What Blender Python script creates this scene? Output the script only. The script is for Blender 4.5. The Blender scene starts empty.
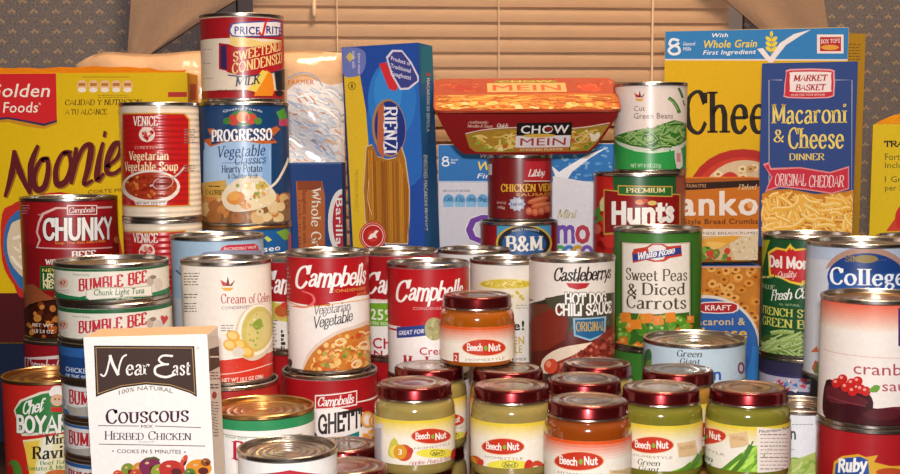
import bpy, bmesh, math, random
from mathutils import Vector, Matrix
from mathutils.geometry import tessellate_polygon
random.seed(7)
S = bpy.context.scene
C = S.collection
PI = math.pi
def hexc(h):
    if not isinstance(h, str): return h
    h = h.lstrip('#'); v = [int(h[i:i+2], 16) / 255 for i in (0, 2, 4)]
    return tuple([(c / 12.92 if c <= .04045 else ((c + .055) / 1.055) ** 2.4) for c in v] + [1.0])

# ------------------------------------------------------------------ camera
FPX, CX, PY = 1250.0, 450.0, 295.0          # 50 mm lens on a 36 mm sensor, 900 px wide
CAMZ, PITCH, ROLL = 0.290, math.radians(7), math.radians(-0.35)
CAM = Vector((0, 0, CAMZ))
CR = Matrix.Rotation(math.radians(90) - PITCH, 3, 'X') @ Matrix.Rotation(ROLL, 3, 'Z')
cd = bpy.data.cameras.new('camera'); cam = bpy.data.objects.new('camera', cd); C.objects.link(cam)
cd.lens = 50; cd.sensor_width = 36; cd.shift_y = (PY - 237) / 900; cd.clip_start = .01
cam.matrix_world = Matrix.Translation(CAM) @ CR.to_4x4()
S.camera = cam
S.view_settings.view_transform = 'Standard'; S.view_settings.look = 'None'
S.view_settings.gamma = 1; S.view_settings.use_curve_mapping = False
S.view_settings.exposure = 0.0

# ------------------------------------------------------------------ world and lights
w = bpy.data.worlds.new('world'); S.world = w; w.use_nodes = True
nt = w.node_tree; bg = nt.nodes['Background']
tc = nt.nodes.new('ShaderNodeTexCoord'); sx = nt.nodes.new('ShaderNodeSeparateXYZ'); cr = nt.nodes.new('ShaderNodeValToRGB')
nt.links.new(tc.outputs['Generated'], sx.inputs[0]); nt.links.new(sx.outputs['Z'], cr.inputs[0]); nt.links.new(cr.outputs[0], bg.inputs[0])
cr.color_ramp.elements[0].position = 0; cr.color_ramp.elements[0].color = (.07, .045, .03, 1)
cr.color_ramp.elements[1].position = .8; cr.color_ramp.elements[1].color = (1, .76, .52, 1)
e_ = cr.color_ramp.elements.new(.3); e_.color = (.2, .135, .09, 1)
bg.inputs[1].default_value = .30
def area(name, loc, to, size, power, col):
    l = bpy.data.lights.new(name, 'AREA'); l.shape = 'RECTANGLE'; l.size = size[0]; l.size_y = size[1]; l.energy = power; l.color = col
    o = bpy.data.objects.new(name, l); C.objects.link(o); o.location = loc
    o.rotation_euler = (Vector(to) - Vector(loc)).to_track_quat('-Z', 'Y').to_euler(); return o
area('camera_flash', (.0, -.03, .385), (0, 1, .22), (.06, .035), 10.6, (.985, .96, .965))
area('ceiling_lamp', (.30, .98, 1.75), (.12, 1.6, .4), (.5, .5), 34, (1, .74, .50))

# ------------------------------------------------------------------ projection helpers (pixel -> point in the room)
def ray(px, py):
    return (CR @ Vector(((px - CX) / FPX, (PY - py) / FPX, -1))).normalized()
def at(px, py, Y):
    r = ray(px, py); return CAM + r * ((Y - CAM.y) / r.y)
def on_plane(px, py, o, n):
    r = ray(px, py); return CAM + r * ((o - CAM).dot(n) / r.dot(n))

# ------------------------------------------------------------------ materials
MATS = {}
def nodes(name):
    m = bpy.data.materials.new(name); m.use_nodes = True
    return m, m.node_tree, m.node_tree.nodes['Principled BSDF']
def mat(name, col, rough=.5, metal=0, coat=0, noise=0, nscale=40, bump=0, bscale=60, emit=None, aniso=0):
    if name in MATS: return MATS[name]
    m, nt, p = nodes(name); N = nt.nodes; K = nt.links
    p.inputs['Base Color'].default_value = hexc(col); p.inputs['Roughness'].default_value = rough
    p.inputs['Metallic'].default_value = metal; p.inputs['Coat Weight'].default_value = coat; p.inputs['Coat Roughness'].default_value = .06
    t = N.new('ShaderNodeTexCoord')
    if noise:
        n = N.new('ShaderNodeTexNoise'); n.inputs['Scale'].default_value = nscale; n.inputs['Detail'].default_value = 4
        mx = N.new('ShaderNodeMix'); mx.data_type = 'RGBA'; mx.blend_type = 'MULTIPLY'; mx.inputs[0].default_value = noise
        mx.inputs[6].default_value = hexc(col)
        K.new(t.outputs['Object'], n.inputs['Vector']); K.new(n.outputs['Fac'], mx.inputs[7]); K.new(mx.outputs[2], p.inputs['Base Color'])
    if bump:
        n = N.new('ShaderNodeTexNoise'); n.inputs['Scale'].default_value = bscale; b = N.new('ShaderNodeBump')
        b.inputs['Strength'].default_value = bump; b.inputs['Distance'].default_value = .002
        K.new(t.outputs['Object'], n.inputs['Vector']); K.new(n.outputs['Fac'], b.inputs['Height']); K.new(b.outputs[0], p.inputs['Normal'])
    MATS[name] = m; return m
def print_mat(name, rough, ribs=0, crumple=0, coat=0, spec=.5):
    """ink printed on paper, card or film: the ink colour is stored per face"""
    if name in MATS: return MATS[name]
    m, nt, p = nodes(name); N = nt.nodes; K = nt.links
    a = N.new('ShaderNodeAttribute'); a.attribute_name = 'ink'
    t = N.new('ShaderNodeTexCoord'); n = N.new('ShaderNodeTexNoise'); n.inputs['Scale'].default_value = 260; n.inputs['Detail'].default_value = 2
    mr = N.new('ShaderNodeMapRange'); mr.inputs[3].default_value = .90; mr.inputs[4].default_value = 1.06
    mx = N.new('ShaderNodeMix'); mx.data_type = 'RGBA'; mx.blend_type = 'MULTIPLY'; mx.inputs[0].default_value = 1
    K.new(t.outputs['Object'], n.inputs['Vector']); K.new(n.outputs['Fac'], mr.inputs[0])
    K.new(a.outputs['Color'], mx.inputs[6]); K.new(mr.outputs[0], mx.inputs[7]); K.new(mx.outputs[2], p.inputs['Base Color'])
    p.inputs['Roughness'].default_value = rough; p.inputs['Coat Weight'].default_value = coat; p.inputs['Coat Roughness'].default_value = .1
    p.inputs['Specular IOR Level'].default_value = spec
    last = None
    if ribs:
        wv = N.new('ShaderNodeTexWave'); wv.bands_direction = 'Z'; wv.inputs['Scale'].default_value = ribs; wv.inputs['Distortion'].default_value = .3
        b = N.new('ShaderNodeBump'); b.inputs['Strength'].default_value = .5; b.inputs['Distance'].default_value = .0006
        K.new(t.outputs['Object'], wv.inputs['Vector']); K.new(wv.outputs['Fac'], b.inputs['Height']); last = b
    n2 = N.new('ShaderNodeTexNoise'); n2.inputs['Scale'].default_value = 30 if not crumple else 45
    b2 = N.new('ShaderNodeBump'); b2.inputs['Strength'].default_value = .12 + crumple; b2.inputs['Distance'].default_value = .002
    K.new(t.outputs['Object'], n2.inputs['Vector']); K.new(n2.outputs['Fac'], b2.inputs['Height'])
    if last: K.new(last.outputs[0], b2.inputs['Normal'])
    K.new(b2.outputs[0], p.inputs['Normal'])
    MATS[name] = m; return m
PAPER = print_mat('printed_paper_label', .34, coat=.05, spec=.4)
RIBBED = print_mat('printed_label_on_ribbed_can', .28, ribs=62, coat=.1, spec=.4)
CARD = print_mat('printed_cardboard', .62, spec=.22)
FILM = print_mat('printed_plastic_film', .2, crumple=.9, coat=.5)
TIN = mat('tinplate', '#b9b2aa', .26, 1, bump=.06, bscale=25)
GOLD = mat('gold_lacquered_tin', '#c9a06a', .28, 1, bump=.06, bscale=25)
REDLID = mat('red_lacquered_lid', '#75161a', .24, .85, coat=.5, noise=.4, nscale=120)
PINKLID = mat('worn_lid_top', '#c4b2a6', .24, .95, coat=.3, noise=.35, nscale=70, bump=.15, bscale=120)

# ------------------------------------------------------------------ object helpers
def tag(o, label=None, cat=None, group=None, kind=None):
    if label: o['label'] = label
    if cat: o['category'] = cat
    if group: o['group'] = group
    if kind: o['kind'] = kind
    return o
def empty(name, loc, rz=0):
    o = bpy.data.objects.new(name, None); C.objects.link(o); o.empty_display_size = .02
    o.location = loc; o.rotation_euler = (0, 0, rz); return o
def link(name, bm, m, parent=None, smooth=35):
    me = bpy.data.meshes.new(name); bm.to_mesh(me); bm.free()
    for x in (m if isinstance(m, (list, tuple)) else [m]): me.materials.append(x)
    if smooth:
        me.shade_smooth(); me.set_sharp_from_angle(angle=math.radians(smooth))
    o = bpy.data.objects.new(name, me); C.objects.link(o); o.parent = parent; return o
def lathe(bm, prof, segs=72, mi=0):
    rings = []
    for r, z in prof:
        if r < 1e-6: rings.append([bm.verts.new((0, 0, z))])
        else: rings.append([bm.verts.new((r * math.cos(2 * PI * i / segs), r * math.sin(2 * PI * i / segs), z)) for i in range(segs)])
    for a, b in zip(rings, rings[1:]):
        for i in range(segs):
            j = (i + 1) % segs
            vs = [a[i % len(a)], a[j % len(a)], b[j % len(b)], b[i % len(b)]]
            u = []
            for v in vs:
                if v not in u: u.append(v)
            if len(u) > 2:
                f = bm.faces.new(u); f.material_index = mi
    return bm
def add_box(bm, x0, y0, z0, x1, y1, z1, mi=0):
    v = [bm.verts.new(p) for p in ((x0, y0, z0), (x1, y0, z0), (x1, y1, z0), (x0, y1, z0), (x0, y0, z1), (x1, y0, z1), (x1, y1, z1), (x0, y1, z1))]
    out = []
    for q in ((0, 3, 2, 1), (4, 5, 6, 7), (0, 1, 5, 4), (1, 2, 6, 5), (2, 3, 7, 6), (3, 0, 4, 7)):
        f = bm.faces.new([v[i] for i in q]); f.material_index = mi; out.append(f)
    return out

# ------------------------------------------------------------------ lettering
G = {  # skeleton letters: width; strokes ('~' = curved); cap height 10, x-height 6.5
'A': '8;0,0 4,10 8,0;1.4,3.5 6.6,3.5', 'B': '7;1,0 1,10;~1,10 4,10 5.8,9.2 5.8,6.2 4,5.3 1,5.3;~1,5.3 4.5,5.3 6.6,4.3 6.6,1.1 4.5,0 1,0',
'C': '7.6;~7,7.4 5.7,9.5 3.9,10 1.4,8.5 .5,5 1.4,1.5 3.9,0 5.8,.5 7.2,2.4;7,7.2 7,9.8', 'D': '8;1,0 1,10;~1,10 4,10 6.6,8.5 7.4,5 6.6,1.5 4,0 1,0',
'E': '6.8;1,0 1,10;1,10 6,10;6,10 6,8;1,5.2 4.8,5.2;1,0 6.3,0;6.3,0 6.3,2.2', 'F': '6.4;1,0 1,10;1,10 6,10;6,10 6,8;1,5.2 4.8,5.2',
'G': '8.2;~7,7.4 5.7,9.5 3.9,10 1.4,8.5 .5,5 1.4,1.5 3.9,0 5.8,.4 7.2,1.8;7.2,0 7.2,4.3;5.2,4.3 7.8,4.3', 'H': '8;1,0 1,10;7,0 7,10;1,5.2 7,5.2',
'I': '2.4;1.2,0 1.2,10', 'J': '5;3.8,10 3.8,3;~3.8,3 3.3,.8 2,0 .5,.8', 'K': '7.6;1,0 1,10;6.6,10 1.2,4.2;2.8,6 7.2,0', 'L': '6.4;1,0 1,10;1,0 6,0;6,0 6,2.2',
'M': '9.6;1,0 1,10;1,10 4.8,1.5;4.8,1.5 8.6,10;8.6,10 8.6,0', 'N': '8.2;1,0 1,10;1,10 7.2,0;7.2,0 7.2,10', 'O': '8.4;~4.2,10 1.6,8.6 .5,5 1.6,1.4 4.2,0 6.8,1.4 7.9,5 6.8,8.6 4.2,10',
'P': '6.8;1,0 1,10;~1,10 4.2,10 6.3,9 6.3,5.8 4.2,4.7 1,4.7', 'Q': '8.4;~4.2,10 1.6,8.6 .5,5 1.6,1.4 4.2,0 6.8,1.4 7.9,5 6.8,8.6 4.2,10;4.6,2.6 8,-1',
'R': '7.6;1,0 1,10;~1,10 4.2,10 6.2,9 6.2,6.2 4.2,5.2 1,5.2;3.6,5.2 7.2,0', 'S': '6.8;~6.1,7.6 4.9,9.6 2.9,9.9 1.1,8.6 1.3,6.5 3.5,5.2 5.7,3.9 6.1,1.7 4.3,.1 2.2,.2 .7,2.3;6,7.8 6,9.8',
'T': '7.4;3.7,0 3.7,10;.4,10 7,10;.4,10 .4,8;7,10 7,8', 'U': '8;1,10 1,3.4;~1,3.4 1.8,.9 4,0 6.2,.9 7,3.4;7,3.4 7,10', 'V': '8;.3,10 4,0;4,0 7.7,10', 'W': '11;.3,10 3,0;3,0 5.5,9;5.5,9 8,0;8,0 10.7,10',
'X': '7.6;.6,10 7,0;.6,0 7,10', 'Y': '7.6;.4,10 3.8,5;7.2,10 3.8,5;3.8,5 3.8,0', 'Z': '7;.8,10 6.3,10;6.3,10 .6,0;.6,0 6.4,0;6.4,0 6.4,2',
'&': '8.6;~8,5 6,2 3.4,0 1.2,.8 .8,2.6 3.2,5 5.2,7 5,9.2 3.4,10 2,9 2.2,7 5,3 7.8,0', "'": '2;1,10 .8,7.5', '.': '2;1,0 1,1', '!': '2.6;1.2,10 1.2,3;1.2,0 1.2,1', '-': '4;.6,3.6 3.4,3.6',
'a': '6;~1,5.3 2.4,6.5 4.2,6 4.6,4.4 4.6,1.2 5.6,.2;~4.6,3.8 2.2,3.3 .7,2 1.1,.3 2.6,0 4.6,1.4', 'b': '6.4;1,0 1,10;~1,4.8 2.6,6.4 4.8,5.9 5.8,3.3 4.8,.6 2.6,.1 1,1.5',
'c': '5.4;~4.9,5.2 3.4,6.5 1.4,5.7 .5,3.2 1.4,.7 3.2,0 5,1.3', 'd': '6.6;5.4,0 5.4,10;~5.4,4.8 3.8,6.4 1.6,5.9 .6,3.3 1.6,.6 3.8,.1 5.4,1.5',
'e': '5.8;.6,3.6 5.1,3.6;~5.1,3.6 4.6,5.7 2.9,6.5 1.2,5.6 .5,3.2 1.3,.8 3.2,0 5.2,1.4', 'f': '4;1.6,0 1.6,7.5;~1.6,7.5 2,9.4 3.2,10 4.3,9.4;.3,6.3 3.6,6.3',
'g': '6;~2.7,6.5 1,5.6 .9,3.6 2.7,2.7 4.3,3.6 4.3,5.6 2.7,6.5;~4.3,5.6 5.6,6.3;~1.4,3 1,1.6 4.6,.6 5.2,-1.2 3,-2.7 .8,-1.8 1,-.2 2,.6', 'h': '6.8;1,0 1,10;~1,4.6 2.8,6.3 4.6,6.2 5.5,4.4;5.5,4.4 5.5,0',
'i': '2.8;1.4,0 1.4,6.4;~1,9 1.4,9.4 1.8,9 1.4,8.6 1,9', 'j': '2.8;1.6,6.4 1.6,-1;~1.6,-1 1,-2.5 0,-2.8', 'k': '6.4;1,0 1,10;5.2,6.3 1.2,2.6;2.4,3.8 6,0', 'l': '2.8;1.4,0 1.4,10',
'm': '10;1,0 1,6.4;~1,4.6 2.6,6.3 4.2,6.2 5,4.4;5,4.4 5,0;~5,4.6 6.6,6.3 8.2,6.2 9,4.4;9,4.4 9,0', 'n': '6.8;1,0 1,6.4;~1,4.6 2.8,6.3 4.6,6.2 5.5,4.4;5.5,4.4 5.5,0',
'o': '6.4;~3.2,6.5 1.3,5.6 .5,3.2 1.3,.9 3.2,0 5.1,.9 5.9,3.2 5.1,5.6 3.2,6.5', 'p': '6.4;1,-3 1,6.4;~1,4.8 2.6,6.4 4.8,5.9 5.8,3.3 4.8,.6 2.6,.1 1,1.5', 'q': '6.4;5.4,-3 5.4,6.4;~5.4,4.8 3.8,6.4 1.6,5.9 .6,3.3 1.6,.6 3.8,.1 5.4,1.5',
'r': '5;1,0 1,6.4;~1,4.2 2.4,6.1 3.6,6.5 4.6,5.8', 's': '5;~4.4,5.2 3.2,6.5 1.4,6.2 1,4.7 2.6,3.5 4.2,2.2 4,.5 2.2,0 .6,1.3', 't': '4.2;1.6,8.6 1.6,1.4;~1.6,1.4 2.4,.1 4,.8;.2,6.3 3.8,6.3',
'u': '6.8;1.2,6.4 1.2,2;~1.2,2 2,.2 3.8,.1 5.4,1.8;5.4,6.4 5.4,0', 'v': '6;.4,6.4 3,0;3,0 5.6,6.4', 'w': '8.6;.4,6.4 2.6,0;2.6,0 4.3,6;4.3,6 6,0;6,0 8.2,6.4', 'x': '6;.6,6.4 5.6,0;.6,0 5.6,6.4',
'y': '6;.4,6.4 3.1,0;~5.6,6.4 3.1,0 2,-2.4 .6,-2.8', 'z': '5.6;.8,6.3 5,6.3;5,6.3 .6,0;.6,0 5,0', ' ': '3.2;'}
def catmull(p, n=4):
    if len(p) < 3: return p
    closed = (abs(p[0][0] - p[-1][0]) + abs(p[0][1] - p[-1][1])) < 1e-6
    q = ([p[-2]] + p + [p[1]]) if closed else ([p[0]] + p + [p[-1]])
    out = []
    for i in range(1, len(q) - 2):
        a, b, c, d = q[i-1], q[i], q[i+1], q[i+2]
        for k in range(n):
            t = k / n
            out.append(tuple(.5 * (2*b[j] + (c[j]-a[j])*t + (2*a[j]-5*b[j]+4*c[j]-d[j])*t*t + (3*b[j]-a[j]-3*c[j]+d[j])*t**3) for j in (0, 1)))
    out.append(tuple(q[-2])); return out
def ribbon(pts, wf, V, F, cap=0):
    """a ribbon along pts; wf(dx, dy, t) gives the pen width"""
    n = len(pts); L = []
    for i, (x, y) in enumerate(pts):
        a = pts[max(0, i-1)]; b = pts[min(n-1, i+1)]; dx, dy = b[0]-a[0], b[1]-a[1]; l = math.hypot(dx, dy) or 1
        dx /= l; dy /= l; h = wf(dx, dy, i / max(1, n-1)) / 2
        ex = cap * h * (-1 if i == 0 else 1 if i == n-1 else 0)
        L.append(((x - dy*h + dx*ex, y + dx*h + dy*ex), (x + dy*h + dx*ex, y - dx*h + dy*ex)))
    for (a, b), (c, d) in zip(L, L[1:]):
        k = len(V); V += [a, b, d, c]; F.append((k, k+1, k+2, k+3))
TXT = {}
def glyphs(s, font, bold, shear, grow):
    key = (s, font, bold, shear, grow)
    if key in TXT: return TXT[key]
    V, F = [], []
    if font == 'sans':
        cu = bpy.data.curves.new('lettering', 'FONT'); cu.body = s; cu.size = 1; cu.resolution_u = 2; cu.space_character = 1 + bold * .05
        ob = bpy.data.objects.new('lettering', cu); me = ob.to_mesh()
        V = [(v.co.x + shear * v.co.y, v.co.y) for v in me.vertices]; F = [tuple(p.vertices) for p in me.polygons]
        d = bold * .017; g = grow * .12; na = 8 if g else 4; sh = [(0, 0)] if not d and not g else [((d + g) * math.cos((a + .5) * 2*PI/na), (d * .6 + g) * math.sin((a + .5) * 2*PI/na)) for a in range(na)]
        V0, F0 = V, F; F = [F0] * len(sh); V = [[(a + q[0], b + q[1]) for a, b in V0] for q in sh]
        ob.to_mesh_clear(); bpy.data.objects.remove(ob); bpy.data.curves.remove(cu); cap = .727
    else:
        tk = 1.3 + bold * .75 + grow * 10; tn = .45 + bold * .35 + grow * 10; x = 0
        if font == 'script': tk = 1.0 + bold * .7 + grow * 10; tn = .5 + bold * .3 + grow * 10; shear = shear or .3
        if font == 'fat': tk = 1.9 + bold + grow * 10; tn = 1.5 + bold + grow * 10
        for ch in s:
            sc, c2 = 1, ch
            if font == 'smallcaps' and ch.islower(): c2 = ch.upper(); sc = .78
            g = G.get(c2) or G.get(c2.upper()) or G['-']
            parts = g.split(';'); wd = float(parts[0])
            for st in parts[1:]:
                if not st: continue
                cur = st[0] == '~'; pts = [tuple(float(q) for q in a.split(',')) for a in st.lstrip('~').split()]
                if cur: pts = catmull(pts, 4)
                pts = [(px * sc + x, py * sc) for px, py in pts]
                wf = lambda dx, dy, t: (tn + (tk - tn) * min(1, abs(dy) ** 1.3 * (1.0 if (dx * dy <= .15 or font in ('script',)) else .55))) * (sc ** .5)
                ribbon(pts, wf, V, F, cap=.9 if font in ('script', 'fat') else .0 if not cur else .3)
                if font in ('serif', 'smallcaps') and not cur:
                    for e, o in ((pts[0], pts[-1]), (pts[-1], pts[0])):
                        dx, dy = o[0] - e[0], o[1] - e[1]
                        if abs(dy) > 3 * sc and abs(dy) > abs(dx) * .8 and (abs(e[1]) < .1 or abs(e[1] - 10*sc) < .1 or abs(e[1]-6.4*sc) < .1 or abs(e[1]+3) < .1) and not (c2 in 'MVW' and e[1] < 2 and abs(dx) > 1):
                            hw = tk * .95; k = len(V); sy = .5 * sc * (1 if dy > 0 else -1)
                            V += [(e[0]-hw, e[1]), (e[0]+hw, e[1]), (e[0]+hw, e[1]+sy), (e[0]-hw, e[1]+sy)]; F.append((k, k+1, k+2, k+3))
            if font == 'script' and ch.islower(): ribbon([(x + wd - 1.3, .5), (x + wd - .4, .7), (x + wd + .7, 2.6)], lambda dx, dy, t: tn * .9, V, F)
            x += wd * sc + (.75 + bold * .5 if font != 'script' else -.1 + bold * .3) 
        V = [[(a / 10 + shear * b / 10, b / 10) for a, b in V]]; F = [F]; cap = 1.0
    xs = [v[0] for q in V for v in q]; r = (V, F, min(xs), max(xs), cap); TXT[key] = r; return r

def inpoly(x, y, P):
    c = False; j = len(P) - 1
    for i in range(len(P)):
        if (P[i][1] > y) != (P[j][1] > y) and x < (P[j][0]-P[i][0]) * (y-P[i][1]) / (P[j][1]-P[i][1]) + P[i][0]: c = not c
        j = i
    return c
def ellpts(cx, cy, rx, ry, rot=0, n=28, a0=0, a1=360):
    c, s = math.cos(math.radians(rot)), math.sin(math.radians(rot)); out = []
    m = n if a1 - a0 < 360 else n - 1
    for i in range(n):
        a = math.radians(a0 + (a1 - a0) * i / m) if a1 - a0 < 360 else math.radians(a0 + 360 * i / n)
        x, y = rx * math.cos(a), ry * math.sin(a); out.append((cx + x*c - y*s, cy + x*s + y*c))
    return out

class Sheet:
    """2-D print on a surface.  Shapes are given by where the photo shows them; P() brings that onto the surface (metres)."""
    def __init__(s): s.items = []; s.layer = 0
    def add(s, V, F, c, same=False):
        if not same: s.layer += 1
        s.items.append((V, F, hexc(c), s.layer)); return s
    def poly(s, pts, c, smooth=0, same=False):
        if smooth: pts = catmull(list(pts) + [pts[0]], smooth)[:-1]
        V = [s.P(*p) for p in pts]
        F = [tuple(t) for t in tessellate_polygon([[Vector((a, b, 0)) for a, b in V]])]
        return s.add(V, F, c, same)
    def rect(s, x0, y0, x1, y1, c, same=False): return s.poly([(x0, y0), (x1, y0), (x1, y1), (x0, y1)], c, same=same)
    def ell(s, cx, cy, rx, ry, c, rot=0, n=28, same=False): return s.poly(ellpts(cx, cy, rx, ry, rot, n), c, same=same)
    def line(s, pts, wpx, c, smooth=0, same=False, taper=0):
        if smooth: pts = catmull(list(pts), smooth)
        V, F = [], []; ribbon(pts, lambda dx, dy, t: wpx * (1 - taper * abs(2*t-1)), V, F); return s.add([s.P(*v) for v in V], F, c, same)
    def ring(s, cx, cy, rx, ry, wpx, c, rot=0):
        p = ellpts(cx, cy, rx, ry, rot, 30); return s.line(p + [p[0]], wpx, c)
    def text(s, t, x0, x1, yb, yt, c, font='sans', bold=0, shear=0, out=None, ow=.3, yb1=None, rot=False, arc=0):
        """ink fits x0..x1 (photo), baseline yb, cap top yt; rot: letters run downwards, x0..x1 are then start and end y and yb, yt the x of baseline and cap top"""
        for grow, col in (([(ow, out)] if out else []) + [(0, c)]):
            V, F, a, b, cap = glyphs(t, font, bold, shear, grow)
            if grow: _, _, a, b, cap = glyphs(t, font, bold, shear, 0)
            if rot:
                o = s.P(yb, x0); e = s.P(yb, x1); h = s.P(yt, (x0+x1)/2); h0 = s.P(yb, (x0+x1)/2)
            else:
                y1 = yb if yb1 is None else yb1; xm = (x0+x1)/2
                o = s.P(x0, yb); e = s.P(x1, y1); h0 = s.P(xm, (yb+y1)/2); h = s.P(xm, yt + (y1-yb)/2)
                if yb1 is None: o = (o[0], h0[1]); e = (e[0], h0[1])
            ux, uy = (e[0]-o[0]) / (b-a), (e[1]-o[1]) / (b-a); vx, vy = (h[0]-h0[0]) / cap, (h[1]-h0[1]) / cap
            for V1, F1 in zip(V, F):
                W = []
                for x, y in V1:
                    q = (x-a) / (b-a); y += arc * cap * (1 - (2*q-1)**2)
                    W.append((o[0] + ux*(x-a) + vx*y, o[1] + uy*(x-a) + vy*y))
                s.add(W, F1, col)
        return s
    def small(s, x0, x1, y, n, dy, c, h=1.4):
        """lines of fine print too small to read"""
        for i in range(n):
            x = x0
            while x < x1 - 1:
                l = random.uniform(1.5, 5); s.rect(x, y + i*dy, min(x+l, x1 - random.uniform(0, 3)), y + i*dy + h, c, same=bool(i or x > x0)); x += l + 1
        return s
    def blobs(s, reg, n, r0, r1, cols, sq=.8, hi=None):
        xs = [p[0] for p in reg]; ys = [p[1] for p in reg]; k = 0
        for _ in range(n * 12):
            x, y = random.uniform(min(xs), max(xs)), random.uniform(min(ys), max(ys))
            if not inpoly(x, y, reg): continue
            r = random.uniform(r0, r1); rot = random.uniform(0, 180); q = random.uniform(sq, 1)
            s.ell(x, y, r, r*q, random.choice(cols), rot, 10, same=(k % 3 > 0))
            if hi: s.ell(x - r*.25, y - r*.3, r*.45, r*.35*q, hi, rot, 8, same=False)
            k += 1
            if k >= n: break
        return s
    def worms(s, reg, n, ln, wd, cols, bend=.6, ang=None, hi=None):
        xs = [p[0] for p in reg]; ys = [p[1] for p in reg]; k = 0
        for _ in range(n * 12):
            x, y = random.uniform(min(xs), max(xs)), random.uniform(min(ys), max(ys))
            if not inpoly(x, y, reg): continue
            a = random.uniform(0, PI) if ang is None else math.radians(random.gauss(*ang)); l = random.uniform(.6, 1.1) * ln; b = random.uniform(-bend, bend) * l
            p = [(x - l/2*math.cos(a), y - l/2*math.sin(a)), (x - b*math.sin(a)*.5, y + b*math.cos(a)*.5), (x + l/2*math.cos(a), y + l/2*math.sin(a))]
            if not all(inpoly(q[0], q[1], reg) for q in (p[0], p[2])): continue
            col = random.choice(cols); s.line(p, wd, col, 3, same=(k % 3 > 0))
            if hi: s.line([(q[0]-.2*wd, q[1]-.2*wd) for q in p], wd*.35, hi, 3)
            k += 1
            if k >= n: break
        return s
    def bake(s, bm, to3, cuts=(), eps=.00005, mi=0, vcuts=()):
        lay = bm.loops.layers.float_color.get('ink') or bm.loops.layers.float_color.new('ink')
        t = bmesh.new(); tl = t.loops.layers.float_color.new('ink')
        done = []; lv = []
        for V, F, c, _ in s.items:
            xs = [p[0] for p in V]; ys = [p[1] for p in V]; bb = (min(xs), max(xs), min(ys), max(ys)); L = 1
            for q, l in done:
                if l >= L and q[0] < bb[1] and q[1] > bb[0] and q[2] < bb[3] and q[3] > bb[2]: L = l + 1
            done.append((bb, L)); lv.append(L)
        if lv: eps = min(eps, .0007 / max(lv))
        for (V, F, c, _), L in zip(s.items, lv):
            vs = [t.verts.new((a, b, L)) for a, b in V]
            for f in F:
                if len(set(f)) < 3: continue
                try: fc = t.faces.new([vs[i] for i in f])
                except ValueError: continue
                for l in fc.loops: l[tl] = c
        if s.items and cuts:
            lo = min(v[0] for it in s.items for v in it[0]); hi = max(v[0] for it in s.items for v in it[0])
            for x in cuts:
                if lo < x < hi: bmesh.ops.bisect_plane(t, geom=t.verts[:] + t.edges[:] + t.faces[:], dist=1e-7, plane_co=(x, 0, 0), plane_no=(1, 0, 0))
        for z in vcuts: bmesh.ops.bisect_plane(t, geom=t.verts[:] + t.edges[:] + t.faces[:], dist=1e-7, plane_co=(0, z, 0), plane_no=(0, 1, 0))
        mp = {v: bm.verts.new(to3(v.co.x, v.co.y, .00006 + v.co.z * eps)) for v in t.verts}
        for f in t.faces:
            a = sum((f.verts[i].co.x * f.verts[(i+1) % len(f.verts)].co.y - f.verts[(i+1) % len(f.verts)].co.x * f.verts[i].co.y) for i in range(len(f.verts)))
            vv = [mp[v] for v in f.verts]; ll = [l[tl] for l in f.loops]
            if a < 0: vv.reverse(); ll.reverse()
            try: nf = bm.faces.new(vv)
            except ValueError: continue
            nf.material_index = mi
            for l, q in zip(nf.loops, ll): l[lay] = q
        t.free()

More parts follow.
